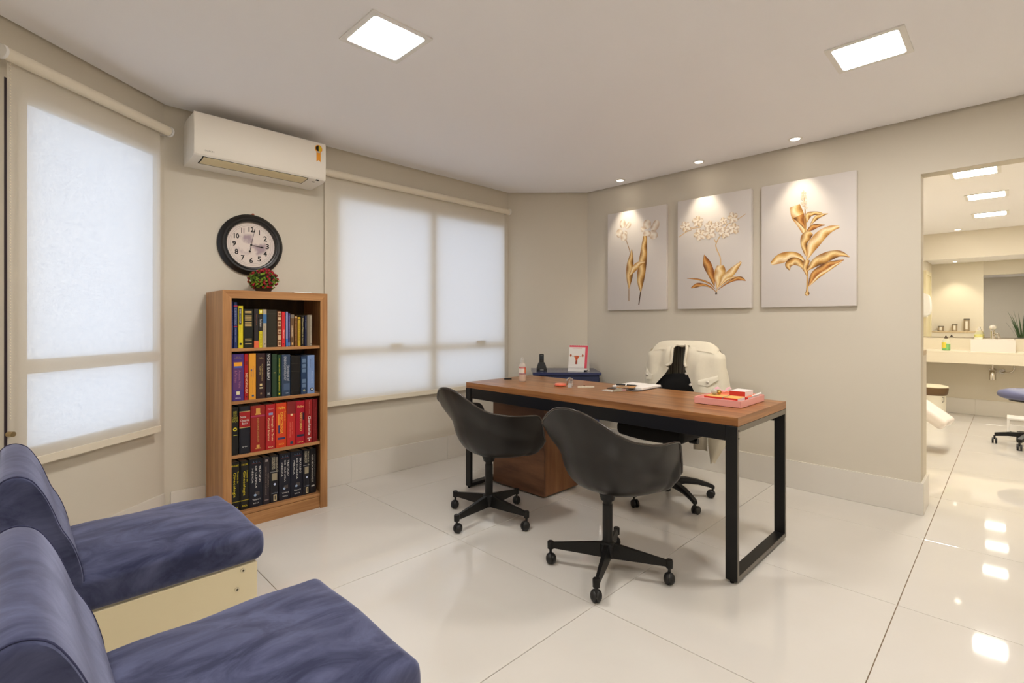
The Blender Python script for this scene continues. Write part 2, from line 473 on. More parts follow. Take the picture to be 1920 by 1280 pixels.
panel_light(1.182, 1.978, H, M_lamp, 'square white ceiling light nearest the air conditioner', 'office ceiling lights')
panel_light(2.828, .473, H, M_lamp, 'square white ceiling light in front of the doorway', 'office ceiling lights')
panel_light(-.47, .473, H, M_lamp, 'unseen square ceiling light added behind the two blue armchairs', 'office ceiling lights')  # unseen panel, added as one more source of room light

panel_light(1.182, -1.03, H, M_lamp, 'unseen square fill light added above the floor behind the camera', 'office ceiling lights')  # panel out of view, put in as fill to even the light
M_bulb = mat('bulb', (255, 240, 220), .4, emit=((1, .9, .75), 14))
def downlight(x, y, z, label, group, watts, angle=66, blend=.6, tilt=0):
    t = thing('downlight', label, 'downlight', (x, y, z), 0, group)
    MB().lathe([(.046, 0), (.046, -.004), (.031, -.005), (.028, 0)], seg=28).build('trim_ring', M_white, t, smooth=40)
    MB().lathe([(.0271, -.0005), (.0271, -.003), (.0005, -.0035)], seg=20, caps=False).build('bulb', M_bulb, t, smooth=40)
    l = bpy.data.lights.new('downlight_beam', 'SPOT'); l.energy = watts; l.color = (1, .87, .66); l.spot_size = R(angle); l.spot_blend = blend; l.shadow_soft_size = .02
    o = bpy.data.objects.new('downlight_beam', l); C.objects.link(o); o.parent = t; o.location = (0, 0, -.012); o.rotation_euler = (0, R(tilt), 0)
    return t
downlight(3.845, 2.478, H, 'small round downlight above the picture of two gold tulips', 'downlights along the picture wall', SPOT_W)
downlight(3.838, 1.752, H, 'small round downlight above the picture of the orchid', 'downlights along the picture wall', SPOT_W)
downlight(3.830, 1.061, H, 'small round downlight above the picture of the golden plant', 'downlights along the picture wall', SPOT_W)

# ------------------------------------------------------------------ air conditioner
ac = thing('air_conditioner', 'white wall-mounted split air conditioner above the black clock', 'air conditioner', (1.11, YW, 2.13))
x0, x1 = -.383, .386
prof = [(-.002, .001), (-.11, .006), (-.205, .012), (-.232, .020)] + smooth_line([(-.2385, .030), (-.2385, .247), (-.232, .256), (-.2, .258), (-.06, .256), (-.002, .235)], 4)
MB().prism(prof, x0, x1, 'x').build('body', mat('ac_plastic', (236, 231, 222), .5), ac, smooth=35)
fp = [(-.2395, .026), (-.243, .031), (-.2445, .15), (-.243, .246), (-.2385, .258), (-.215, .2605), (-.215, .2575), (-.236, .254), (-.2395, .244)]
MB().prism(fp, x0 + .002, x1 - .002, 'x').build('front_panel', mat('ac_front', (238, 232, 221), .5), ac, smooth=35)
# outlet flap on the sloping underside, in its dark slot
def under(y): return interp([(-.232, .020), (-.205, .012), (-.11, .006), (0, .001)], y)
for nm, m, ya, yb, xa, xb, dz in (('outlet_slot', M_darkgap, -.2315, -.113, x0 + .046, x1 - .112, -.0006), ('outlet_flap', mat('ac_flap', (226, 210, 168), .45), -.2265, -.1235, x0 + .052, x1 - .118, -.0022)):
    ys = [ya + (yb - ya) * k / 10 for k in range(11)]
    lo = [[(xa, y, under(y) + dz), (xb, y, under(y) + dz)] for y in ys]
    hi = [[(xa, y, under(y) + .001), (xb, y, under(y) + .001)] for y in ys]
    MB().grid(lo).grid(hi).add([lo[0][0], lo[0][1], hi[0][1], hi[0][0], lo[-1][0], lo[-1][1], hi[-1][1], hi[-1][0]], [(0, 1, 2, 3), (4, 5, 6, 7)]).build(nm, m, ac, smooth=40)
MB().box(x1 - .062, x1 - .044, -.2330, -.222, .0135, .0195).build('display', M_darkgap, ac)
MB().box(x1 - .072, x1 - .056, -.2, -.185, .008, .0110).build('status_label', mat('grey_print', (150, 146, 140), .6), ac)
text(ac, 'brand_name', 'DAIKIN', .046, .0085, frame_M((x0 + .078, -.2449, .052), (1, 0, 0), (0, 0, 1)), mat('grey_print', (150, 146, 140), .6))
M_yel, M_org = mat('sticker_yellow', (232, 200, 20), .5), mat('sticker_orange', (240, 160, 40), .5)
st = MB().prism([(.32, .135), (.3345, .147), (.349, .135), (.349, .20), (.32, .20)], -.2452, -.2448, 'y').build('energy_label', M_org, ac)
MB().lathe([(.025, 0), (.025, -.0005), (.0005, -.0005)], (.3345, -.245, .222), 28, 'y').build('label_disc', M_org, st, smooth=40)
MB().prism([(.3345 + .019 * cos(pi * k / 16 - pi / 2), .224 + .019 * sin(pi * k / 16 - pi / 2)) for k in range(17)], -.2464, -.2456, 'y').build('label_half', M_yel, st)
MB().prism([(.3345 - .019 * cos(pi * k / 16 - pi / 2), .224 + .019 * sin(pi * k / 16 - pi / 2)) for k in range(17)], -.2464, -.2456, 'y').build('label_half', M_darkgap, st)
MB().box(.326, .343, -.2464, -.2456, .196, .205).build('bulb_foot', mat('grey_print_light', (190, 190, 190), .5), st)

# ------------------------------------------------------------------ wall clock
ck = thing('wall_clock', 'round wall clock with wide black rim and map-print dial', 'clock', (1.10, YW, 1.70))
rim = [(.146, -.012), (.146, -.026), (.150, -.036), (.157, -.038), (.161, -.034), (.172, -.036), (.184, -.030), (.190, -.022), (.197, -.016), (.197, -.001)]
MB().lathe(rim, (0, 0, 0), 64, 'y', False).build('rim', mat('clock_black', (24, 22, 22), .35), ck, smooth=35)
def dial_material():
    m = mat('clock_dial', (226, 214, 206), .5); nt = m.node_tree; b = nt.nodes['Principled BSDF']
    tc = nt.nodes.new('ShaderNodeTexCoord'); n = nt.nodes.new('ShaderNodeTexNoise'); n.inputs['Scale'].default_value = 9; n.inputs['Detail'].default_value = 5
    mp = nt.nodes.new('ShaderNodeMapping'); mp.inputs['Location'].default_value = (3.7, 0, 1.2); nt.links.new(tc.outputs['Object'], mp.inputs[0]); nt.links.new(mp.outputs[0], n.inputs['Vector'])
    gr = nt.nodes.new('ShaderNodeTexGradient'); gr.gradient_type = 'SPHERICAL'; mg = nt.nodes.new('ShaderNodeMapping'); mg.inputs['Scale'].default_value = (8.5, 8.5, 13)
    nt.links.new(tc.outputs['Object'], mg.inputs[0]); nt.links.new(mg.outputs[0], gr.inputs[0])
    ml = nt.nodes.new('ShaderNodeMath'); ml.operation = 'MULTIPLY'; st_ = nt.nodes.new('ShaderNodeMath'); st_.operation = 'MULTIPLY'; st_.inputs[1].default_value = 4; st_.use_clamp = True
    nt.links.new(gr.outputs['Fac'], st_.inputs[0]); cr = nt.nodes.new('ShaderNodeValToRGB'); cr.color_ramp.elements[0].position = .43; cr.color_ramp.elements[1].position = .54
    nt.links.new(n.outputs['Fac'], cr.inputs[0]); nt.links.new(cr.outputs[0], ml.inputs[0]); nt.links.new(st_.outputs[0], ml.inputs[1])
    mx = nt.nodes.new('ShaderNodeMix'); mx.data_type = 'RGBA'; mx.inputs['A'].default_value = lin(226, 214, 206); mx.inputs['B'].default_value = lin(168, 148, 156)
    nt.links.new(ml.outputs[0], mx.inputs['Factor']); nt.links.new(mx.outputs['Result'], b.inputs['Base Color'])
    return m
MB().lathe([(.1465, -.008), (.1465, -.012), (.0005, -.012)], (0, 0, 0), 48, 'y').build('dial', dial_material(), ck, smooth=40)
M_ink = mat('black_ink', (28, 24, 24), .6)
M_faint = mat('faint_ink', (180, 164, 158), .7)
for k in range(12):
    a = 2 * pi * (k + 1) / 12
    text(ck, 'numeral', str(k + 1), (.006 if k == 0 else .022) if k < 9 else (.018 if k == 10 else .031), .034, frame_M((.1 * sin(a), -.0128, .1 * cos(a)), (1, 0, 0), (0, 0, 1)), M_ink, .025)
for r in (.122, .131):
    MB().grid([[(r * sin(2 * pi * k / 64), -.0124, r * cos(2 * pi * k / 64)) for k in range(65)], [((r + .0016) * sin(2 * pi * k / 64), -.0124, (r + .0016) * cos(2 * pi * k / 64)) for k in range(65)]]).build('minute_ring', M_faint, ck)
def hand(name, a, L, back, w):
    d, e = (sin(a), cos(a)), (cos(a), -sin(a))
    def p(t, s): return (d[0] * t + e[0] * s, d[1] * t + e[1] * s)
    MB().prism([p(-back, w * .6), p(L * .72, w * .5), p(L * .78, w * 2.2), p(L, 0), p(L * .78, -w * 2.2), p(L * .72, -w * .5), p(-back, -w * .6)], -.0165, -.0150, 'y').build(name, M_ink, ck)
hand('minute_hand', R(12), .115, .0, .0018); hand('hour_hand', R(98), .082, .0, .0022)
MB().prism([(-.0012, 0), (.0012, 0), (-.0068, -.042), (-.0098, -.042)], -.0165, -.0152, 'y').lathe([(.0062, -.0152), (.0062, -.017), (.0003, -.0172)], (-.0085, 0, -.043), 12, 'y').build('second_hand', M_ink, ck)
MB().lathe([(.0055, -.012), (.0055, -.019), (.0004, -.0195)], (0, 0, 0), 14, 'y').build('hub', M_ink, ck)
MB().lathe([(.008, -.003), (.008, -.012), (.0005, -.013)], (.012, 0, .199), 12, 'y').build('hanging_hook', mat('copper_hook', (130, 70, 50), .4, metal=.6), ck)

# ------------------------------------------------------------------ pictures on the picture wall
ART = {
 'a': [
  ('petal',[(163,754,6),(163,793,31),(163,831,11)]),('petal',[(195,748,5),(228,772,22),(237,797,10)]),('petal',[(163,729,6),(126,709,39),(97,701,18)]),
  ('petal',[(182,722,4),(195,700,19),(191,677,8)]),('petal',[(177,703,6),(177,667,34),(175,634,13)]),('petal',[(422,711,6),(414,754,39),(422,794,15)]),
  ('petal',[(452,699,8),(494,728,35),(507,779,15)]),('petal',[(383,700,6),(366,718,22),(353,720,11)]),('petal',[(443,685,6),(477,650,38),(494,617,18)]),
  ('petal',[(418,696,6),(414,673,39),(409,644,23)]),('brown',[(241,528,4),(221,586,3),(200,640,3)]),('brown',[(229,84,4),(229,199,4)]),('dark',[(331,46,5),(350,170,5)]),
  ('gold',[(229,191,3),(235,298,32),(241,401,36),(252,479,22),(259,554,2)]),('gold',[(350,158,3),(348,252,33),(361,368,42),(377,484,36),(386,576,27),(394,654,19)]),
  ('bright',[(232,308,2),(277,363,25),(322,406,24),(394,424,2)]),],
 'b': [
  ('stem',[(326,124,4),(356,249,4),(362,344,4),(356,408,4),(328,474,4),(326,518,4),(364,581,4),(414,656,4)]),('stem',[(326,518,3),(310,551,3)]),
  ('stem',[(12,603,3),(74,637,3),(126,651,2)]),('stem',[(69,679,3),(134,662,3),(206,661,2)]),('stem',[(414,656,3),(487,681,3),(554,717,2)]),
  ('stem',[(239,584,3),(284,570,3),(320,572,2)]),('copper',[(312,176,3),(288,270,26),(251,361,32),(228,435,2)]),
  ('bright',[(332,164,5),(348,234,36),(357,297,43),(360,338,27)]),('bright',[(344,167,3),(395,231,27),(457,290,28),(518,353,7)]),
  ('copper',[(340,147,2),(410,195,7),(472,223,14),(517,225,15),(552,206,2)]),('copper',[(316,156,2),(276,198,6),(193,235,7),(82,254,2)]),
  ('copper',[(324,132,2),(276,174,6),(218,193,11),(168,192,18),(119,172,4)]),('bright',[(348,171,2),(410,222,11),(481,244,2)]),('dark',[(326,112,8),(326,128,6)]),
  ('petal',[(67,687,4),(58,708,18),(49,727,7)]),('petal',[(65,683,4),(42,684,18),(22,684,7)]),('petal2',[(69,679,4),(64,658,18),(60,640,7)]),
  ('petal',[(73,681,4),(93,668,18),(111,656,7)]),('petal',[(73,686,4),(89,698,18),(104,709,7)]),('brown',[(66,684,3),(74,681,3)]),
  ('petal2',[(176,714,4),(176,737,19),(176,758,7)]),('petal',[(172,712,4),(149,722,19),(129,731,7)]),('petal',[(174,706,4),(160,690,19),(147,675,7)]),
  ('petal2',[(179,706,4),(193,685,19),(205,667,7)]),('petal',[(181,710,4),(203,714,19),(223,718,7)]),('brown',[(173,710,3),(181,707,3)]),
  ('petal',[(192,606,4),(183,630,21),(175,652,8)]),('petal2',[(188,602,4),(163,604,21),(140,606,8)]),('petal',[(192,597,4),(185,574,21),(179,554,8)]),
  ('petal',[(197,598,4),(218,582,20),(237,568,8)]),('petal2',[(197,604,4),(217,617,20),(234,628,8)]),('brown',[(190,602,3),(197,599,3)]),
  ('petal2',[(276,660,4),(276,682,19),(276,703,7)]),('petal',[(271,657,4),(250,667,19),(230,676,7)]),('petal',[(273,652,4),(260,636,19),(247,621,7)]),
  ('petal2',[(278,652,4),(292,632,19),(304,614,7)]),('petal',[(280,656,4),(301,660,19),(321,664,7)]),('brown',[(272,656,3),(280,653,3)]),
  ('petal',[(269,609,4),(259,633,21),(249,654,8)]),('petal',[(267,604,4),(241,604,21),(219,604,8)]),('petal2',[(271,599,4),(266,575,21),(261,554,8)]),
  ('petal',[(276,601,4),(298,586,21),(318,573,8)]),('petal',[(275,607,4),(294,621,21),(310,634,8)]),('brown',[(268,604,3),(276,602,3)]),
  ('petal',[(342,650,4),(333,670,17),(326,688,7)]),('petal',[(340,646,4),(319,647,17),(301,647,7)]),('petal2',[(343,642,4),(339,623,17),(336,605,7)]),
  ('petal',[(347,644,4),(365,632,17),(381,620,7)]),('petal',[(347,649,4),(362,661,17),(375,671,7)]),('brown',[(341,647,3),(348,644,3)]),
  ('petal',[(389,597,4),(380,618,19),(372,637,7)]),('petal',[(387,593,4),(365,593,19),(345,593,7)]),('petal2',[(390,589,4),(386,568,18),(382,549,7)]),
  ('petal',[(395,590,4),(414,577,18),(431,566,7)]),('petal',[(394,595,4),(410,608,18),(424,620,7)]),('brown',[(388,593,3),(395,591,3)]),
  ('petal2',[(382,687,4),(379,702,13),(375,716,5)]),('petal',[(380,685,4),(365,688,13),(352,690,5)]),('petal',[(382,682,4),(377,668,13),(372,657,5)]),
  ('petal2',[(386,682,4),(397,671,13),(407,661,5)]),('petal',[(386,686,4),(398,692,13),(409,698,5)]),('brown',[(380,685,3),(387,682,3)]),
  ('petal',[(455,705,4),(448,726,18),(442,745,7)]),('petal2',[(452,702,4),(432,704,18),(413,706,7)]),('petal',[(455,697,4),(450,678,18),(445,660,7)]),
  ('petal',[(460,698,4),(477,684,18),(492,671,7)]),('petal2',[(460,703,4),(476,714,18),(490,723,7)]),('brown',[(453,702,3),(460,699,3)]),
  ('petal2',[(464,619,4),(464,641,18),(464,660,7)]),('petal',[(460,617,4),(440,626,18),(421,634,7)]),('petal',[(462,611,4),(449,596,18),(438,581,7)]),
  ('petal2',[(467,611,4),(479,592,18),(490,575,7)]),('petal',[(468,615,4),(488,619,18),(506,623,7)]),('brown',[(461,615,3),(468,613,3)]),],
 'c': [
  ('gold',[(305,77,7),(305,94,15),(305,123,7),(306,255,6),(302,419,5),(295,601,4),(286,784,2)]),('bright',[(288,508,7),(266,597,31),(242,659,40),(226,724,33)]),
  ('copper',[(291,552,4),(266,606,18),(251,649,38)]),('gold',[(302,592,3),(311,640,21),(339,651,14),(375,647,11),(397,642,5)]),
  ('gold',[(324,573,3),(360,617,15),(396,632,10),(432,636,2)]),('copper',[(302,530,4),(339,554,20),(375,562,11),(415,560,2)]),
  ('gold',[(299,362,8),(284,438,20),(299,494,33),(332,519,21)]),('bright',[(306,337,5),(339,424,34),(389,491,36),(445,528,24),(499,537,8)]),
  ('bright',[(295,305,4),(251,358,20),(190,368,32),(128,353,36),(69,322,12)]),('gold',[(299,230,3),(273,298,20),(221,328,28),(186,305,25),(192,265,3)]),
  ('gold',[(304,214,3),(295,272,16),(302,329,20)]),('gold',[(306,255,4),(360,308,31),(431,342,34),(499,355,21),(557,327,2)]),
  ('copper',[(313,143,2),(350,223,24),(417,277,21),(472,297,14),(526,311,2)]),('bright',[(313,141,2),(375,209,11),(445,260,11),(513,301,3)]),
  ('petal2',[(287,716,2),(286,723,4),(288,730,2)]),('petal2',[(271,768,2),(268,776,4),(274,782,2)]),('petal2',[(274,720,2),(278,727,4),(274,735,2)]),
  ('petal2',[(282,793,2),(283,800,4),(279,808,2)]),('petal2',[(294,765,2),(294,773,4),(295,780,2)]),('petal2',[(272,774,2),(274,781,4),(272,788,2)]),
  ('petal2',[(266,727,2),(269,734,4),(266,742,2)]),('petal2',[(293,776,2),(294,783,4),(296,790,2)]),('petal2',[(295,734,2),(295,742,4),(299,748,2)]),
  ('petal2',[(275,800,2),(272,808,4),(272,815,2)]),('petal2',[(281,810,2),(282,817,4),(279,825,2)]),('petal2',[(280,751,2),(279,759,4),(281,766,2)]),
  ('petal2',[(296,758,2),(297,766,4),(299,773,2)]),('petal2',[(292,794,2),(294,801,4),(290,809,2)]),('petal2',[(292,794,2),(295,801,4),(292,809,2)]),
  ('petal2',[(276,778,2),(278,785,4),(276,793,2)]),('petal2',[(267,725,2),(270,732,4),(271,739,2)]),('petal2',[(300,694,2),(299,702,4),(297,710,2)]),
  ('petal2',[(296,721,2),(298,728,4),(292,737,2)]),('petal2',[(271,767,2),(272,774,4),(269,782,2)]),('petal2',[(292,797,2),(292,804,4),(295,811,2)]),
  ('petal2',[(268,728,2),(269,735,4),(265,743,2)]),('petal2',[(281,711,2),(282,719,4),(279,727,2)]),('petal2',[(304,688,2),(303,695,4),(307,702,2)]),
  ('petal2',[(280,801,2),(280,809,4),(280,816,2)]),('petal2',[(286,768,2),(286,775,4),(287,782,2)]),('petal2',[(282,806,2),(282,814,4),(284,821,2)]),
  ('petal2',[(277,717,2),(280,724,4),(277,732,2)]),('petal2',[(269,758,2),(268,766,4),(269,773,2)]),('petal2',[(292,687,2),(293,694,4),(289,702,2)]),
  ('petal2',[(283,766,2),(284,773,4),(281,781,2)]),('petal2',[(289,775,2),(286,783,4),(286,791,2)]),('petal2',[(295,770,2),(294,778,4),(295,785,2)]),
  ('petal2',[(278,762,2),(277,770,4),(277,778,2)]),('petal2',[(288,732,2),(287,740,4),(287,747,2)]),('petal2',[(272,787,2),(272,794,4),(274,801,2)]),
  ('petal2',[(274,727,2),(276,734,4),(272,742,2)]),('petal2',[(283,710,2),(284,717,4),(280,725,2)]),('petal2',[(278,728,2),(281,735,4),(278,743,2)]),
  ('petal2',[(276,797,2),(275,804,4),(277,811,2)]),('petal2',[(281,799,2),(279,807,4),(279,815,2)]),('petal2',[(274,755,2),(276,762,4),(277,770,2)]),
  ('petal2',[(276,710,2),(278,717,4),(277,725,2)]),('petal2',[(279,790,2),(277,798,4),(278,805,2)]),('petal2',[(278,788,2),(277,796,4),(277,803,2)]),
  ('petal2',[(281,740,2),(284,747,4),(279,755,2)]),],
}
TONES = {'gold': ((96, 58, 24), (206, 150, 70), (250, 222, 160), (150, 96, 40)), 'bright': ((170, 112, 48), (232, 190, 112), (255, 238, 196), (196, 140, 66)),
         'copper': ((120, 66, 24), (186, 118, 50), (226, 170, 96), (104, 56, 24)), 'dark': ((50, 34, 24), (88, 62, 44), (96, 70, 50), (44, 30, 22)),
         'brown': ((140, 104, 66), (176, 138, 92), (196, 160, 116), (130, 96, 60)), 'stem': ((204, 164, 104), (222, 184, 128), (234, 204, 156), (196, 156, 98)),
         'petal': ((206, 182, 158), (240, 228, 212), (250, 244, 234), (198, 172, 146)), 'petal2': ((200, 172, 136), (232, 214, 188), (246, 236, 220), (188, 158, 120))}
def print_material():
    m = mat('canvas_print', (255, 255, 255), .6); nt = m.node_tree; b = nt.nodes['Principled BSDF']
    at = nt.nodes.new('ShaderNodeAttribute'); at.attribute_name = 'print'
    nt.links.new(at.outputs['Color'], b.inputs['Base Color']); return m
M_print = print_material()
M_canvas = mat('canvas', (218, 212, 208), .75, bump=(900, .08))
def picture(y1, y0, key, label, depth):
    """canvas from y1 (left edge seen from the room) to y0, with the printed motif as flat coloured shapes"""
    t = thing('canvas_picture', label, 'picture', (XR, y1, 1.308), 0, 'canvas pictures on the wall')
    w = y1 - y0; h = .902
    MB().box(-depth, -.001, -w, 0, 0, h, .003, 2).build('canvas', M_canvas, t, smooth=40)
    lay = 0
    for tone, sp in ART[key]:
        lay += 1; off = -depth - .0004 - lay * .00002
        pts = smooth_line(sp, 5) if len(sp) > 2 else sp
        petal = max(q[2] for q in sp) if tone.startswith('petal') and len(sp) == 3 else 0
        cols = [lin(*c)[:3] for c in TONES[tone]]; tab = [0, .33, .55, 1]; nx = 6
        V, Fc, CL = [], [], []
        for i, p in enumerate(pts):
            a, c = pts[max(i - 1, 0)], pts[min(i + 1, len(pts) - 1)]
            dx, dz = c[0] - a[0], c[1] - a[1]; L = sqrt(dx * dx + dz * dz) or 1
            nxv, nzv = -dz / L, dx / L
            for j in range(nx + 1):
                f = j / nx; wd = max(p[2], 1) * (2 * f - 1)
                if petal: wd = petal * sqrt(max(.02, 1 - (2 * i / (len(pts) - 1) - 1) ** 2)) * (2 * f - 1)
                V.append((off, -(p[0] + nxv * wd) / 1000, (p[1] + nzv * wd) / 1000))
                g_ = min(1, max(0, f + .12 * sin(i * .9)))
                k = 0 if g_ < .33 else (1 if g_ < .55 else 2); u = (g_ - tab[k]) / (tab[k + 1] - tab[k])
                CL.append(tuple(cols[k][q] * (1 - u) + cols[k + 1][q] * u for q in range(3)))
        n = nx + 1
        for i in range(len(pts) - 1):
            for j in range(nx): Fc.append((i * n + j, i * n + j + 1, (i + 1) * n + j + 1, (i + 1) * n + j))
        me = bpy.data.meshes.new('print_shape'); me.from_pydata(V, [], Fc); at = me.color_attributes.new('print', 'FLOAT_COLOR', 'POINT')
        for i, c in enumerate(CL): at.data[i].color = (*c, 1)
        me.materials.append(M_print)
        nm = 'printed_petal' if tone.startswith('petal') else ('printed_stem' if tone in ('stem', 'brown', 'dark') else 'printed_leaf')
        o = bpy.data.objects.new(nm, me); C.objects.link(o); o.parent = t
picture(2.692, 2.095, 'a', 'canvas picture of two white blooms on gold stalks', .035)
picture(1.988, 1.396, 'b', 'canvas picture of a white orchid over copper-gold leaves', .045)
picture(1.327, .730, 'c', 'canvas picture of a tall golden plant with curling leaves', .035)

# ------------------------------------------------------------------ bookcase
WD, WL = (146, 100, 60), (190, 142, 94)
M_bv = wood('bookcase_wood_upright', WD, WL, (30, 30, 1.6), .38)
M_bh = wood('bookcase_wood_across', WD, WL, (1.6, 30, 30), .38)
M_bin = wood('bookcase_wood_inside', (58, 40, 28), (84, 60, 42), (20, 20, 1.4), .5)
BX0, BX1, BYF, BYB, BZ = .843, 1.455, 3.168, 3.492, 1.383
bk = thing('bookcase', 'tall open wooden bookcase filled with books below the clock', 'bookcase', (BX0, BYF, 0))
W, Dp = BX1 - BX0, BYB - BYF
for a in (0, W - .02):
    MB().box(a, a + .02, .0, Dp, 0, BZ - .002).build('side_panel', M_bv, bk)
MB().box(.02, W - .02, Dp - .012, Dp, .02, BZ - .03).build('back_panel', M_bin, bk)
MB().box(.02, W - .02, .004, Dp - .012, BZ - .025, BZ - .001).build('top_panel', M_bh, bk)
# mitred face frame
s = .046
MB().prism([(0, 0), (s, 0), (s, BZ - s), (0, BZ)], -.012, .0, 'y').build('face_stile', M_bv, bk)
MB().prism([(W - s, 0), (W, 0), (W, BZ), (W - s, BZ - s)], -.012, .0, 'y').build('face_stile', M_bv, bk)
MB().prism([(0, BZ), (s, BZ - s), (W - s, BZ - s), (W, BZ)], -.012, .0, 'y').build('face_rail', M_bh, bk)
SH = [1.047, .741, .427, .092]
for z in SH:
    MB().box(.02, W - .02, .006, Dp - .012, z - .018, z, .0015, 1).build('shelf', M_bh, bk)
MB().box(s, W - s, .002, .02, .0, .072).build('plinth', M_bh, bk)

# books: x0, x1 and height from the row, cover colour, then bands/lettering
def book(x0, x1, h, z, rgb, label, shelf, deco=(), depth=.19, front=0, tilt=0):
    w = x1 - x0 - .0012
    t = thing('book', label, 'book', ((x0 + x1) / 2, BYF + .022 + front, z), 0, 'books on the %s shelf' % shelf)
    if tilt: t.rotation_euler = (0, R(tilt), 0)
    c = mat('cover_%d_%d_%d' % rgb, rgb, .42, spec=.4)
    hw = w / 2; th = min(.003, w * .18)
    bx = MB().box(-hw, -hw + th, .003, depth, 0, h).box(hw - th, hw, .003, depth, 0, h)
    bx.add([(-hw, .003, 0), (-hw * .75, 0, 0), (hw * .75, 0, 0), (hw, .003, 0), (hw, .006, 0), (-hw, .006, 0), (-hw, .003, h), (-hw * .75, 0, h), (hw * .75, 0, h), (hw, .003, h), (hw, .006, h), (-hw, .006, h)],
           [(0, 1, 7, 6), (1, 2, 8, 7), (2, 3, 9, 8), (3, 4, 10, 9), (4, 5, 11, 10), (5, 0, 6, 11), (0, 5, 4, 3, 2, 1), (6, 7, 8, 9, 10, 11)])
    cov = bx.build('cover', c, t)
    MB().box(-hw + th, hw - th, .006, depth - .004, .003, h - .004).build('page_block', mat('paper_edge', (222, 214, 196), .9), t)
    for n_, d in enumerate(deco):
        lv = .00012 * n_
        if d[0] == 'band':      # z0, z1 as shares of the height, colour
            MB().box(-hw * .99, hw * .99, -.0005 - lv, .0028, h * d[1], h * d[2]).build('spine_band', mat('ink_%d_%d_%d' % d[3], d[3], .45), cov)
        elif d[0] == 'patch':   # share of width x0..x1, height z0..z1
            MB().box(-hw + w * d[1], -hw + w * d[2], -.0008 - lv, .001, h * d[3], h * d[4]).build('spine_mark', mat('ink_%d_%d_%d' % d[5], d[5], .45), cov)
        elif d[0] == 'down':    # lettering running down: text, centre across, centre z, length share, height share of width, colour
            text(cov, 'spine_title', d[1], h * d[4], w * d[5], frame_M((-hw + w * d[2], -.0011 - lv, h * d[3]), (0, 0, -1), (1, 0, 0)), mat('ink_%d_%d_%d' % d[6], d[6], .5))
        elif d[0] == 'flat':    # lettering across the spine
            text(cov, 'spine_title', d[1], w * d[4], h * d[5], frame_M((-hw + w * d[2], -.0011 - lv, h * d[3]), (1, 0, 0), (0, 0, 1)), mat('ink_%d_%d_%d' % d[6], d[6], .5))
        elif d[0] == 'dot':
            MB().lathe([(w * d[3], 0), (w * d[3], -.0004), (.0003, -.0004)], (-hw + w * d[1], -.0006 - lv, h * d[2]), 16, 'y').build('spine_mark', mat('ink_%d_%d_%d' % d[4], d[4], .5), cov)
    return t
GO, YE, WH, GR = (196, 170, 110), (226, 206, 30), (226, 224, 220), (150, 150, 150)
z1, z2, z3, z4 = SH
X1 = [(.898, .906, .275), (.909, .93, .269), (.934, .961, .247), (.963, 1.016, .229), (1.019, 1.046, .231), (1.047, 1.068, .228), (1.069, 1.091, .229), (1.0915, 1.153, .228), (1.153, 1.178, .22), (1.179, 1.202, .215), (1.204, 1.217, .216), (1.217, 1.231, .207), (1.232, 1.255, .201), (1.256, 1.276, .192), (1.277, 1.296, .184), (1.298, 1.319, .193), (1.32, 1.335, .193), (1.336, 1.369, .199)]
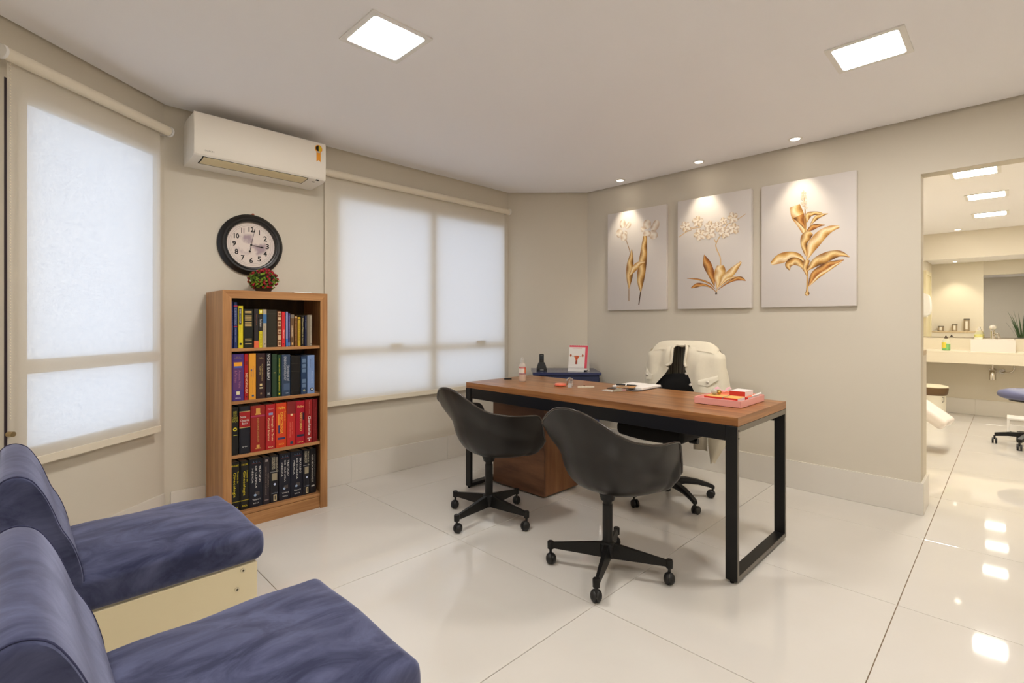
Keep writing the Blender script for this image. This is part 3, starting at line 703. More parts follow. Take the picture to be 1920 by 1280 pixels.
D1_ = [((30, 52, 128), 'thin royal blue book at the left end', [('down', 'ATLAS DE MEDICINA', .5, .5, .6, .5, (150, 160, 200))]),
 ((42, 54, 104), 'dark blue book with two red bands', [('band', .9, .925, (180, 40, 60)), ('band', .46, .48, (190, 40, 60)), ('down', 'LABORATORIAL', .38, .68, .36, .3, (150, 160, 190)), ('down', 'DIAGNÓSTICO', .68, .68, .36, .26, (150, 160, 190)), ('down', 'Manual Clínico', .5, .28, .3, .3, (160, 170, 200))]),
 ((218, 200, 40), 'yellow book with a black title block', [('patch', .12, .62, .56, .95, (26, 24, 20)), ('down', 'GINECOLOGIA', .36, .76, .34, .3, WH), ('down', 'manual prático', .4, .46, .2, .12, (120, 110, 30)), ('dot', .45, .1, .26, (30, 28, 24))]),
 ((22, 26, 22), 'thick dark green book with gold bars', [('patch', .12, .82, a, a + .018, GO) for a in (.93, .895, .82, .785, .74, .705, .64, .60, .56, .22, .18, .10)]),
 ((44, 40, 40), 'charcoal book with an orange foot', [('band', .0, .175, (226, 110, 70)), ('down', 'HISTÓRIA', .5, .72, .3, .22, (150, 90, 70))]),
 ((216, 200, 40), 'yellow and black book with white lettering', [('band', .43, .88, (28, 26, 26)), ('down', 'Islam', .5, .64, .2, .6, WH), ('down', 'I DUMEGL 2', .5, .22, .34, .5, (150, 140, 30)), ('patch', .3, .7, .91, .97, (250, 245, 200))]),
 ((182, 170, 148), 'beige book with a blue band', [('band', .64, .87, (60, 110, 160)), ('down', 'ensaios reunidos', .5, .36, .4, .2, (110, 100, 84)), ('dot', .5, .09, .18, (90, 80, 64))]),
 ((44, 40, 30), 'thick plain dark brown book', [('band', .08, .085, (66, 60, 46)), ('band', .9, .905, (66, 60, 46))]),
 ((120, 72, 44), 'brown book with small pale squares', [('patch', .12, .88, a, b, (206, 176, 140)) for a, b in ((.86, .97), (.75, .83), (.58, .71), (.37, .48), (.2, .33), (.02, .16))] + [('patch', .24, .76, a, b, (120, 72, 44)) for a, b in ((.885, .945), (.61, .68), (.4, .45), (.05, .13))]),
 ((214, 46, 52), 'bright red book with a white word', [('down', 'PANOW', .5, .36, .24, .42, (250, 210, 200)), ('down', 'romance de época', .4, .72, .36, .22, (150, 20, 30)), ('dot', .5, .08, .18, (60, 20, 24))]),
 ((150, 160, 206), 'thin pale lilac book', [('band', .02, .22, (70, 120, 190))]),
 ((70, 66, 118), 'thin violet book with pale lettering', [('down', 'SONO HUMANO DA ALMA', .5, .6, .66, .5, (150, 150, 200)), ('band', .03, .12, (90, 120, 170))]),
 ((104, 76, 50), 'brown photo-covered book', [('band', .88, .99, (120, 110, 100)), ('patch', .2, .7, .28, .66, (150, 120, 88)), ('down', 'cidade', .45, .47, .3, .3, (230, 210, 180)), ('patch', .3, .7, .05, .12, (230, 180, 120))]),
 ((112, 72, 34), 'small brown book with pale lettering', [('down', 'O caminho da vida', .5, .5, .66, .32, (190, 150, 96)), ('dot', .5, .95, .3, (210, 170, 110))]),
 ((196, 160, 44), 'short mustard yellow book', [('down', 'VIDA E SAÚDE', .5, .5, .6, .4, (110, 80, 20)), ('band', .9, .93, (90, 66, 24))]),
 ((24, 20, 20), 'small black book with pale script lettering', [('down', 'El Nuevo Médico de Letras', .5, .5, .84, .42, (206, 190, 140))]),
 ((26, 30, 60), 'thin navy book near the right end', [('down', 'POESIA', .5, .7, .3, .36, (150, 160, 190))]),
 ((126, 116, 100), 'grey-beige book at the right end', [('patch', .55, .95, .02, .97, (160, 150, 134)), ('down', 'antologia poética', .75, .6, .5, .16, (80, 72, 60)), ('dot', .75, .07, .1, (50, 44, 38))])]
for (a, b, h), (rgb, lab, deco) in zip(X1, D1_):
    book(a, b, h, z1, rgb, lab + ', top shelf', 'top', deco, depth=.16)
X2 = [(.9, .965, .273), (.966, .989, .271), (.991, 1.031, .272), (1.032, 1.085, .271), (1.088, 1.117, .269), (1.121, 1.153, .264), (1.154, 1.175, .257), (1.179, 1.232, .257), (1.235, 1.295, .247), (1.298, 1.336, .239), (1.338, 1.386, .246)]
D2_ = [((76, 52, 122), 'thick purple book with a flame picture', [('patch', .1, .9, .24, .84, (92, 50, 104)), ('patch', .16, .84, .70, .82, (236, 160, 40)), ('patch', .16, .84, .70, .74, (70, 90, 170)), ('down', 'Anexos, Vulva', .62, .46, .38, .2, (170, 110, 140)), ('down', '& Períneo', .32, .52, .26, .2, (170, 110, 140)), ('flat', 'Atlas de\nColposcopia', .5, .92, .6, .05, (170, 140, 60)), ('patch', .36, .64, .13, .2, (230, 220, 180)), ('flat', 'MEDICAL', .5, .06, .44, .022, (230, 220, 230))]),
 ((168, 22, 34), 'narrow red book titled Menopausa', [('down', 'MENOPAUSA', .5, .36, .44, .52, (240, 214, 170)), ('patch', .2, .8, .76, .84, (120, 14, 24)), ('dot', .5, .07, .2, (60, 14, 20))]),
 ((226, 158, 52), 'orange-yellow book between red and brown ones', [('down', 'Climatério', .64, .6, .24, .2, (150, 110, 90)), ('down', 'e Saúde', .36, .58, .18, .18, (150, 110, 90)), ('dot', .34, .64, .12, (70, 80, 120)), ('patch', .4, .7, .06, .1, (40, 80, 120)), ('down', 'edição revisada', .5, .28, .3, .12, (180, 120, 60))]),
 ((52, 32, 34), 'dark maroon book with gold lettering', [('flat', 'Halbe', .5, .9, .5, .03, GO), ('down', 'VOCABULÁRIO DE', .64, .58, .38, .16, GO), ('down', 'GINE', .4, .62, .2, .14, GO), ('patch', .36, .62, .28, .33, (226, 206, 150)), ('patch', .34, .7, .22, .25, (206, 190, 150)), ('patch', .42, .6, .09, .13, (140, 110, 80))]),
 ((42, 42, 50), 'charcoal book with a large white question title', [('down', 'VOCÊ SABIA?', .5, .69, .58, .62, WH), ('flat', 'DK', .5, .09, .5, .05, WH)]),
 ((38, 62, 42), 'plain dark green book', [('patch', .3, .7, .55, .58, (110, 110, 60)), ('band', .88, .885, (70, 90, 60))]),
 ((36, 70, 40), 'narrow green book with yellow lettering', [('down', 'Ginecologia Infantil', .5, .74, .36, .34, YE), ('down', 'Manual de Rotinas', .5, .33, .38, .38, YE), ('patch', .3, .7, .05, .09, YE)]),
 ((52, 68, 92), 'slate blue textbook with pale lettering', [('down', 'ENDOCRINOLOGY', .38, .66, .58, .26, (196, 200, 206)), ('down', 'Textbook of', .74, .55, .38, .24, (196, 200, 206)), ('patch', .22, .9, .14, .3, (70, 90, 120)), ('patch', .45, .75, .06, .08, (150, 160, 180))]),
 ((22, 20, 20), 'thick plain black book', [('band', .8, .805, (60, 56, 44)), ('band', .6, .605, (60, 56, 44)), ('band', .1, .105, (50, 46, 40))]),
 ((40, 62, 94), 'navy book with pale ornaments', [('patch', .2, .8, a, a + .1, (96, 120, 150)) for a in (.84, .7, .58, .3, .18)] + [('dot', .5, .1, .2, (150, 150, 120))]),
 ((120, 146, 192), 'pale blue book leaning at the right end', [('down', 'Reproductive', .6, .78, .3, .12, (50, 60, 90)), ('down', 'Medicine', .4, .78, .2, .12, (50, 60, 90)), ('down', 'Nobel Lectures', .62, .42, .3, .16, (200, 214, 236)), ('dot', .6, .11, .24, (30, 30, 36)), ('dot', .6, .11, .12, (220, 220, 220))])]
for k, ((a, b, h), (rgb, lab, deco)) in enumerate(zip(X2, D2_)):
    book(a, b, h, z2, rgb, lab + ', second shelf', 'second', deco, depth=.2)
X3 = [(.896, .937, .277), (.939, .999, .278), (1.001, 1.083, .274), (1.085, 1.143, .273), (1.145, 1.209, .274), (1.211, 1.264, .276), (1.265, 1.323, .274), (1.324, 1.371, .276), (1.372, 1.405, .276)]
D3_ = [((20, 20, 20), 'black book with yellow lettering and an eye', [('flat', 'GUIDE\nDE LA\nCLINIQUE\nFRANÇAISE', .5, .80, .8, .24, (190, 180, 60)), ('dot', .5, .54, .26, (220, 200, 40)), ('dot', .5, .54, .12, (20, 20, 20)), ('patch', .3, .8, .41, .42, (200, 190, 60))]),
 ((26, 28, 38), 'black book with a red title band', [('band', .56, .88, (158, 22, 26)), ('band', .88, .895, GO), ('band', .545, .56, GO), ('flat', 'Neme', .34, .78, .5, .05, WH), ('flat', 'Obstetrícia', .5, .705, .8, .05, WH), ('flat', 'Básica', .5, .64, .52, .045, WH), ('flat', 'sarvier', .5, .15, .48, .03, WH)]),
 ((146, 40, 32), 'widest brick red book with a gold crest', [('patch', .36, .64, .82, .94, (206, 150, 70)), ('patch', .3, .7, .80, .83, (206, 150, 70)), ('band', .755, .785, (170, 50, 90)), ('down', 'ENDOCRINE DISORDERS', .5, .46, .52, .13, (196, 150, 80)), ('patch', .4, .6, .08, .14, (210, 160, 80)), ('patch', .32, .68, .06, .075, (210, 160, 80))]),
 ((172, 32, 38), 'red book with pale script title', [('down', 'Patologia do Trato', .66, .46, .56, .24, (240, 214, 160)), ('down', 'Genital Inferior', .3, .44, .5, .22, (240, 214, 160)), ('flat', 'ROCA', .5, .05, .5, .03, (240, 214, 160)), ('patch', .3, .72, .76, .81, (130, 140, 180)), ('flat', 'Nazari', .5, .9, .6, .03, (220, 150, 150))]),
 ((206, 66, 30), 'orange-red book with yellow lettering', [('flat', 'Halbe', .5, .89, .7, .06, (246, 210, 80)), ('down', 'GINECOLOGIA', .52, .55, .48, .24, (246, 200, 70)), ('down', 'Tratado de', .84, .70, .22, .14, (240, 170, 60)), ('patch', .2, .34, .32, .5, (40, 50, 100)), ('patch', .14, .86, .18, .225, (40, 50, 100)), ('patch', .22, .28, .5, .75, (240, 190, 70)), ('flat', 'ROCA', .5, .075, .5, .035, (240, 180, 70))]),
 ((186, 44, 40), 'red book with a darker top block', [('band', .72, 1.0, (128, 32, 32)), ('patch', .4, .66, .68, .72, (240, 210, 160)), ('down', 'ONCOLOGIA', .34, .36, .34, .12, (236, 140, 110)), ('down', 'Rotinas em', .6, .4, .28, .1, (236, 140, 110)), ('patch', .36, .68, .04, .1, (40, 60, 80))]),
 ((166, 18, 42), 'crimson book with gold lettering and dark label', [('flat', 'Halbe', .5, .87, .7, .05, (240, 214, 130)), ('down', 'VIDOTORINO', .55, .52, .42, .26, (240, 206, 110)), ('patch', .74, .92, .56, .72, (40, 24, 40)), ('patch', .12, .9, .175, .225, (40, 40, 60)), ('flat', 'ROCA', .5, .05, .6, .03, (240, 206, 110))]),
 ((150, 30, 32), 'dark red book titled Geriatria', [('down', 'Geriatria', .58, .4, .44, .36, (240, 236, 226)), ('down', 'fundamentos e clínica', .55, .82, .3, .1, (220, 140, 130)), ('patch', .3, .8, .1, .115, WH), ('dot', .55, .06, .1, WH)]),
 ((120, 24, 28), 'narrow dark red book at the right end', [('down', 'Terapêutica Clínica', .5, .5, .6, .2, (190, 90, 84))])]
for (a, b, h), (rgb, lab, deco) in zip(X3, D3_):
    book(a, b, h, z3, rgb, lab + ', third shelf', 'third', deco, depth=.22)
X4 = [(.896, .949, .288), (.95, .999, .286), (1.0, 1.076, .287), (1.078, 1.117, .286), (1.118, 1.169, .287), (1.171, 1.243, .288), (1.244, 1.319, .288), (1.32, 1.363, .287), (1.364, 1.405, .287)]
gin = [('flat', 'HALBE', .5, .93, .72, .035, YE), ('down', 'Ginecologia', .42, .54, .5, .34, YE), ('down', 'Tratado de', .78, .69, .24, .14, YE), ('band', .185, .2, (150, 136, 20)), ('flat', 'ROCA', .5, .08, .56, .035, YE)]
def trat(v): return [('flat', 'A . C . L', .5, .94, .5, .03, (110, 150, 190)), ('patch', .18, .82, .905, .91, (130, 60, 60)), ('down', 'TRATADO', .76, .68, .34, .14, WH), ('down', 'DE CLÍNICA', .5, .62, .46, .14, WH), ('down', 'MÉDICA', .24, .66, .3, .14, WH), ('patch', .4, .74, .24, .31, (74, 66, 64)), ('dot', .42, .245, .1, (150, 170, 200)), ('flat', 'Volume ' + v, .5, .155, .56, .032, WH), ('flat', 'ROCA', .5, .08, .44, .025, WH)]
prin = [('down', 'PRINCIPLES OF', .76, .8, .32, .16, (206, 196, 170)), ('down', 'INTERNAL MEDICINE', .5, .84, .26, .14, (206, 196, 170)), ('down', 'HARRISON', .28, .84, .26, .2, (206, 196, 170)), ('band', .65, .66, GR), ('patch', .2, .8, .47, .62, (150, 140, 116)), ('dot', .52, .385, .14, (190, 200, 226)), ('flat', 'medical', .5, .2, .7, .03, (130, 140, 160)), ('patch', .38, .74, .03, .16, (206, 190, 150)), ('patch', .5, .62, .05, .14, (30, 28, 32))]
D4_ = [((22, 22, 22), 'black book with yellow lettering at the left end', gin), ((24, 24, 22), 'black book with yellow lettering, second from the left', gin), ((22, 24, 36), 'thick navy volume I of a white-lettered set', trat('I')),
 ((44, 38, 44), 'narrow dark plum book', [('down', 'EMERGÊNCIAS CLÍNICAS', .4, .5, .6, .2, (150, 130, 120)), ('down', 'CIRURGIA', .72, .5, .3, .18, (150, 130, 120)), ('patch', .3, .7, .9, .95, (150, 140, 136)), ('patch', .2, .8, .08, .1, (130, 110, 106))]),
 ((28, 28, 34), 'black book with a white diamond beside the plum book', prin), ((22, 24, 37), 'thick navy volume II of a white-lettered set', trat('II')), ((22, 24, 38), 'thick navy volume III of a white-lettered set', trat('III')),
 ((28, 28, 36), 'black book with a white diamond, second from the right', prin), ((24, 22, 26), 'narrow black book at the right end', [('down', 'VITUEDONOSVEIS', .36, .56, .62, .3, (200, 196, 186)), ('down', 'Clínica e Terapêutica', .74, .62, .5, .14, (140, 136, 130)), ('patch', .2, .7, .15, .18, (180, 176, 170))])]
for (a, b, h), (rgb, lab, deco) in zip(X4, D4_):
    book(a, b, h, z4, rgb, lab + ', bottom shelf', 'bottom', deco, depth=.22, front=.02)

# flower ball and remote on top
random.seed(11)
fl = thing('flower_ball', 'round bunch of small red flowers and green leaves on the bookcase', 'flowers', (1.119, 3.33, BZ))
MB().lathe([(.03, 0), (.045, .012), (.05, .03), (.04, .04)], seg=18).build('pot', mat('dark_pot', (60, 44, 34), .6), fl, smooth=40)
lf, ld, bl, bl2 = MB(), MB(), MB(), MB()
def blob_dir():
    z = random.uniform(-.75, 1); a = random.uniform(0, 2 * pi); q = sqrt(max(0, 1 - z * z)); return Vector((q * cos(a), q * sin(a), z))
for k in range(330):
    d = blob_dir(); c = d * random.uniform(.062, .088) * 1.0; c.z = c.z * .82 + .078
    n = (d + Vector((random.uniform(-.6, .6), random.uniform(-.6, .6), random.uniform(-.6, .6)))).normalized(); a = n.orthogonal().normalized(); e = n.cross(a); L = random.uniform(.012, .02)
    tgt = lf if k % 3 else ld
    tgt.add([c - a * L * .7, c + e * L * .42 + n * .002, c + a * L, c - e * L * .42 + n * .002], [(0, 1, 2, 3)])
for k in range(210):
    d = blob_dir()
    if sin(d.x * 4 + 1) + sin(d.z * 5 + d.y * 4) < -.6: continue
    c = d * random.uniform(.078, .092); c.z = c.z * .82 + .078
    (bl if k % 2 else bl2).sphere(c, random.uniform(.005, .0088), 6, 4)
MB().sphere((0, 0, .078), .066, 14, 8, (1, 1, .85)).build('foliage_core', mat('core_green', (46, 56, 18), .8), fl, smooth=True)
lf.build('foliage', mat('leaf_green', (110, 138, 24), .6), fl, kind='stuff'); ld.build('foliage', mat('leaf_dark', (70, 94, 22), .6), fl, kind='stuff')
bl.build('blossoms', mat('flower_red', (170, 24, 40), .6), fl, smooth=True, kind='stuff'); bl2.build('blossoms', mat('flower_crimson', (128, 16, 34), .6), fl, smooth=True, kind='stuff')
rm = thing('remote_control', 'white remote control lying on top of the bookcase', 'remote', (1.372, 3.36, BZ))
MB().box(-.06, .06, -.02, .02, .001, .017, .005, 3).build('case', M_white, rm, smooth=40)
MB().box(.01, .045, -.012, .012, .0165, .0178).build('screen', mat('grey_lcd', (120, 126, 118), .3), rm)
for q in (-.04, -.025, -.01):
    MB().box(q, q + .009, -.008, .008, .0165, .0185, .001, 1).build('button', mat('soft_grey', (200, 200, 198), .6), rm)

# ------------------------------------------------------------------ desk
M_dt = wood('desk_wood', (112, 68, 34), (174, 120, 70), (26, 1.1, 30), .3, .5)
M_dv = wood('pedestal_wood', (78, 52, 38), (124, 86, 60), (30, 1.4, 9), .42)
M_dside = wood('pedestal_side_wood', (104, 66, 42), (150, 104, 68), (12, 20, 1.2), .42)
DX0, DX1, DYa, DYb, DT = 2.343, 3.028, .886, 2.815, .762
dk = thing('desk', 'long wooden desk with black steel frame in front of the pictures', 'desk', (DX0, DYa, 0))
w, L = DX1 - DX0, DYb - DYa
MB().box(0, w, 0, L, DT - .04, DT, .0015, 1).build('desk_top', M_dt, dk)
for y in (-.0012, L): MB().box(.0, w, y, y + .0012, DT - .04, DT).build('edge_band', wood('desk_wood_end', (112, 68, 34), (174, 120, 70), (1.1, 26, 40), .3, .5), dk)
zt = DT - .04
for y0, y1 in ((.0, .054), (L - .054, L)):
    MB().box(-.006, .016, y0, y1, .012, zt, .002, 1).build('leg', M_black, dk, smooth=30)
    MB().box(w - .018, w + .004, y0, y1, .012, zt, .002, 1).build('leg', M_black, dk, smooth=30)
    MB().box(.016, w - .018, y0, y1, .012, .036, .002, 1).build('foot_bar', M_black, dk, smooth=30)
    MB().box(.016, w - .018, y0, y1, zt - .03, zt, .002, 1).build('top_bar', M_black, dk, smooth=30)
    for x in (.005, w - .007):
        MB().lathe([(.009, 0), (.010, .012)], (x, (y0 + y1) / 2, 0), 12).build('glide', M_darkgap, dk)
# outer face of the near frame: light on the black painted as pale strips
ye = -.0014
MB().box(-.004, .014, ye, .0005, .014, zt - .002).box(.014, w - .016, ye, .0005, .014, .034).box(w - .016, w + .002, ye, .0005, .014, zt - .002).box(.014, w - .016, ye, .0005, zt - .028, zt - .002).build('frame_lit_face', M_steel, dk)
for z in (zt - .02, zt - .055):
    MB().lathe([(.0038, -.003), (.0038, 0), (.0003, 0)], (.006, ye, z), 12, 'y').build('bolt', M_darkgap, dk)
MB().box(.0, .016, .054, L - .054, zt - .072, zt, .001, 1).build('apron', M_black, dk)
MB().box(w - .022, w - .006, .054, L - .054, zt - .072, zt, .001, 1).build('apron', M_black, dk)
MB().lathe([(.03, 0), (.03, .004), (.026, .006), (.0005, .006)], (2.69 - DX0, 2.735 - DYa, DT), 24).build('cable_grommet', M_darkgap, dk, smooth=40)

pd = thing('drawer_pedestal', 'wooden drawer pedestal standing under the desk', 'drawer unit', (2.562, 2.257, 0))
MB().box(0, .36, 0, .468, .022, .64, .001, 1).build('body', M_dv, pd)
MB().box(0.0, .36, -.018, 0, .014, .66, .001, 1).build('side_panel', M_dside, pd)
MB().box(0.0, .36, .468, .486, .014, .66, .001, 1).build('side_panel', M_dside, pd)
MB().box(-.018, .378, -.018, .486, .64, .662, .001, 1).build('top_panel', M_dv, pd)
MB().box(-.018, 0, -.018, .486, .014, .64, .001, 1).build('back_panel', M_dv, pd)
for k in range(3):
    d = MB().box(.36, .378, .002, .466, .04 + .2 * k, .235 + .2 * k, .001, 1).build('drawer', M_dv, pd)
    MB().box(.378, .392, .17, .30, .13 + .2 * k, .142 + .2 * k, .003, 1).build('handle', M_steel, d)
for x in (.03, .33):
    for y in (.03, .44):
        MB().lathe([(.02, .0), (.02, .022)], (x, y, 0), 12).build('foot', M_darkgap, pd)

# ------------------------------------------------------------------ shell armchairs on casters
M_shell = mat('shell_black', (24, 20, 17), .3, spec=.5)
M_pad = mat('blue_pad', (84, 90, 122), .85, sheen=.4, noise=(14, .8), rgb2=(104, 110, 144))
M_castor = mat('caster_black', (26, 25, 25), .45)
Z0 = .385
PH = [0, 6, 12, 18, 24, 30, 36, 42, 48, 55, 62, 70, 78, 86, 94, 101, 107, 111, 114, 116, 117.5, 119, 120.5, 122, 123.5, 125, 127, 129, 131, 133.5, 137, 142, 149, 157, 165, 173, 180]
RIM = smooth_line([(0, .822), (11, .817), (21, .800), (32, .766), (44, .722), (56, .691), (68, .676), (80, .668), (95, .661), (106, .656), (112, .651), (115, .643), (117.5, .625), (119.5, .595), (122, .548), (125, .508), (128.5, .484), (133, .468), (145, .455), (180, .446)], 4)
RAD = smooth_line([(0, .236), (20, .239), (40, .240), (60, .236), (80, .238), (95, .246), (106, .262), (114, .280), (120, .296), (126, .308), (130, .310), (136, .300), (146, .275), (160, .254), (180, .246)], 4)
def shell_rows(inset, t1=1.0, n=26, zlift=0.0):
    rows = []
    angs = [-a for a in PH[:0:-1]] + PH[:-1]
    angs = angs[:]  # -180 .. <180 without a doubled seam
    for i in range(n + 1):
        t = t1 * i / n; row = []
        for a in angs:
            b = abs(a); Rr = interp(RAD, b) - inset; Hh = interp(RIM, b) - Z0 - inset * .3
            ex = interp([(0, 2.6), (40, 2.8), (75, 3.4), (114, 4.6), (128, 4.2), (136, 2.8), (180, 2.0)], b)
            th = t * pi / 2
            rr = Rr * sin(th) ** (2 / ex); zz = Hh * (1 - cos(th) ** (2 / ex)) if t > 0 else 0
            if b > 134: zz = Hh * (.55 * (1 - cos(th) ** 1.2) + .45 * sin(th) ** 4)
            lip = max(0, (t - .80) / .20)
            if b < 134: rr += interp([(0, .034), (25, .046), (45, .072), (70, .070), (90, .058), (108, .044), (119, .034), (128, .026), (134, .014)], b) * lip ** 1.5
            else:
                rr += .012 * lip; zz -= .018 * lip ** 3
            lean = -.05 * max(0, (zz - .2) / .23) if b < 60 else 0      # the back reclines
            fr = R(180 - a)
            row.append((rr * cos(fr) * 1.0 + lean * cos(R(b)) + .015, rr * sin(fr), Z0 + zz + inset * .8 + zlift))
        rows.append(row)
    return rows
def make_shell_chair(label, loc, rot, base_rot):
    t = thing('shell_armchair', label, 'chair', loc, rot, 'black shell chairs at the desk')
    o, i_ = shell_rows(0), shell_rows(.007)
    b = MB(); n = len(o[0])
    b.grid(o[1:], True).grid(i_[1:], True)
    b.grid([o[-1], i_[-1]], True)
    b.add(o[1], [tuple(range(n))]).add(i_[1], [tuple(range(n))])
    b.build('shell', M_shell, t, smooth=60)
    b = MB(); b.tube([o[-1][k] for k in range(n)] + [o[-1][0]], .0055, 8).build('rim_edge', mat('rim_black', (58, 52, 48), .22), t, smooth=True)
    p = shell_rows(.008, .975, 22); p2 = shell_rows(.026, .96, 22, .014)
    MB().grid(p2, True).grid([p[-1], p2[-1]], True).build('seat_pad', M_pad, t, smooth=60)
    MB().lathe([(.032, -.03), (.04, -.004), (.045, .008), (.03, .008)], (0.0, 0, Z0 - .005), 24).build('seat_plate', M_black, t, smooth=40)
    MB().lathe([(.024, .11), (.024, .33), (.0215, .332), (.0215, Z0 - .01)], (0, 0, 0), 20).build('column', M_black, t, smooth=40)
    MB().lathe([(.02, .072), (.034, .078), (.036, .14), (.028, .15), (.024, .152)], (0, 0, 0), 20).build('hub', M_black, t, smooth=40)
    for k in range(4):
        a = base_rot - rot + pi / 2 * k; d = Vector((cos(a), sin(a), 0)); e = Vector((-sin(a), cos(a), 0))
        rows = []
        for f in (0, .15, .4, .7, 1):
            c = d * (.025 + .245 * f); hh = .033 * (1 - f) + .013 * f; zc = .112 * (1 - f) + .092 * f; ww = .021 * (1 - f) + .012 * f
            rows.append([c + e * ww * .55 + Vector((0, 0, zc + hh)), c - e * ww * .55 + Vector((0, 0, zc + hh)), c - e * ww + Vector((0, 0, zc - hh)), c + e * ww + Vector((0, 0, zc - hh))])
        lg = MB().grid(rows, True, True, True).build('leg', M_black, t, smooth=25)
        q = d * .283
        MB().lathe([(.016, .072), (.0165, .104), (.014, .108), (.0004, .108)], (q.x, q.y, 0), 16).build('stem_cup', M_black, lg, smooth=40)
        f2 = R(40 + 77 * k) + a; u = Vector((cos(f2), sin(f2), 0)); ax = Vector((-sin(f2), cos(f2), 0)); cw = q + u * .012
        b = MB()
        for sgn in (-1, 1):   # two domed wheels under one hood
            prof = [(.0275, .0015), (.0272, .007), (.0245, .0145), (.0175, .0215), (.009, .0250), (.0005, .0258)]
            rows = []
            for r_, h_ in prof:
                rows.append([cw + ax * sgn * h_ + (u * cos(2 * pi * m / 18) + Vector((0, 0, 1)) * sin(2 * pi * m / 18)) * r_ + Vector((0, 0, .0275)) for m in range(18)])
            b.grid(rows, True)
        b.tube([q + Vector((0, 0, .045)), q + Vector((0, 0, .075))], .007, 10)
        b.build('caster', M_castor, lg, smooth=50)
    return t
make_shell_chair('black plastic shell armchair on casters, nearest the camera', (2.02, 1.372, 0), R(0), R(24.6))
make_shell_chair('black plastic shell armchair on casters beside the drawer pedestal', (2.066, 2.266, 0), R(-5), R(7.6))

# ------------------------------------------------------------------ swivel office chair behind the desk
OC, ORT = (3.165, 1.675, 0), R(180)
oc = thing('office_chair', 'black mesh-backed office chair behind the desk wearing a white jacket', 'office chair', OC, ORT)
M_fab = mat('seat_fabric', (22, 21, 22), .9)
def sag(p): return (p.x, p.y, p.z + .014 * (1 - (p.x / .25) ** 2) * (1 if p.z > .47 else 0) - .03 * max(0, p.x - .16) ** 1.0 * (1 if p.x > .16 else 0))
MB().rcube(-.22, .25, -.25, .25, .445, .53, .035, 6, 4, lambda p: (p.x, p.y * (1 - .12 * abs(p.x + .0)), p.z - .6 * max(0, p.x - .15) ** 2 + (.02 - .3 * p.y * p.y if p.z < .47 else 0) * -1)).build('seat', M_fab, oc, smooth=True)
MB().box(-.12, .10, -.06, .06, .395, .44, .012, 2).build('tilt_mechanism', M_black, oc, smooth=40)
MB().tube([(-.0, -.05, .43), (.02, .13, .425), (.02, .20, .425)], [.016, .012, .012], 10).tube([(.02, .18, .425), (.02, .235, .425)], .019, 12).build('lever', M_black, oc, smooth=40)
MB().tube([(.05, .05, .425), (.06, -.16, .43), (.06, -.22, .43)], [.014, .012, .016], 10).build('lever', M_black, oc, smooth=40)
MB().lathe([(.022, .19), (.022, .40)], seg=18).lathe([(.030, .05), (.033, .06), (.033, .21), (.030, .215)], seg=18).build('gas_lift', M_black, oc, smooth=40)
MB().lathe([(.045, .085), (.05, .10), (.05, .135), (.038, .145), (.03, .145)], seg=22).build('hub', M_black, oc, smooth=40)
for k in range(5):
    a = R(169 + 72 * k) - ORT; d = Vector((cos(a), sin(a), 0)); e = Vector((-sin(a), cos(a), 0)); rows = []
    for f, zc, hh, ww in ((0, .115, .026, .026), (.3, .122, .021, .024), (.6, .112, .017, .021), (.85, .092, .014, .018), (.97, .078, .014, .017), (1, .076, .010, .012)):
        c = d * (.04 + .285 * f)
        rows.append([c + e * ww * .7 + Vector((0, 0, zc + hh)), c - e * ww * .7 + Vector((0, 0, zc + hh)), c - e * ww + Vector((0, 0, zc)), c - e * ww * .7 + Vector((0, 0, zc - hh)), c + e * ww * .7 + Vector((0, 0, zc - hh)), c + e * ww + Vector((0, 0, zc))])
    lg = MB().grid(rows, True, True, True).build('leg', M_black, oc, smooth=35)
    q = d * .315; f2 = a + R(70 + 41 * k); u = Vector((cos(f2), sin(f2), 0)); ax = Vector((-sin(f2), cos(f2), 0)); b = MB()
    for sgn in (-1, 1):
        rows = []
        for r_, h_ in [(.012, .004), (.026, .005), (.027, .016), (.022, .021), (.0005, .022)]:
            rows.append([q + u * .012 + ax * sgn * h_ + (u * cos(2 * pi * m / 18) + Vector((0, 0, 1)) * sin(2 * pi * m / 18)) * r_ + Vector((0, 0, .0272)) for m in range(18)])
        b.grid(rows, True)
    b.tube([q + Vector((0, 0, .04)), q + Vector((0, 0, .078))], .007, 8).build('caster', M_castor, lg, smooth=40)
# back: spine, frame, mesh strips, lumbar pad
MB().tube(smooth_line([(-.08, 0, .42), (-.20, 0, .43), (-.275, 0, .50), (-.29, 0, .62), (-.275, 0, .75)], 5), .02, 10).build('back_spine', M_black, oc, smooth=True)
MB().tube(smooth_line([(-.06, -.05, .43), (-.16, -.13, .42), (-.24, -.17, .52), (-.262, -.19, .64)], 5), .012, 8).build('back_arm', M_black, oc, smooth=True)
MB().tube(smooth_line([(-.06, .05, .43), (-.16, .13, .42), (-.24, .17, .52), (-.262, .19, .64)], 5), .012, 8).build('back_arm', M_black, oc, smooth=True)
def backx(y, z): return -.26 + .25 * y * y - .04 * max(0, z - .75)
outl = [(-.19, .58), (-.215, .70), (-.235, .85), (-.225, .97), (-.17, 1.025), (0, 1.04), (.17, 1.025), (.225, .97), (.235, .85), (.215, .70), (.19, .58), (0, .555), (-.19, .58)]
MB().tube([(backx(y, z), y, z) for y, z in smooth_line(outl, 4)], .011, 8).build('back_frame', M_black, oc, smooth=True)
b = MB()
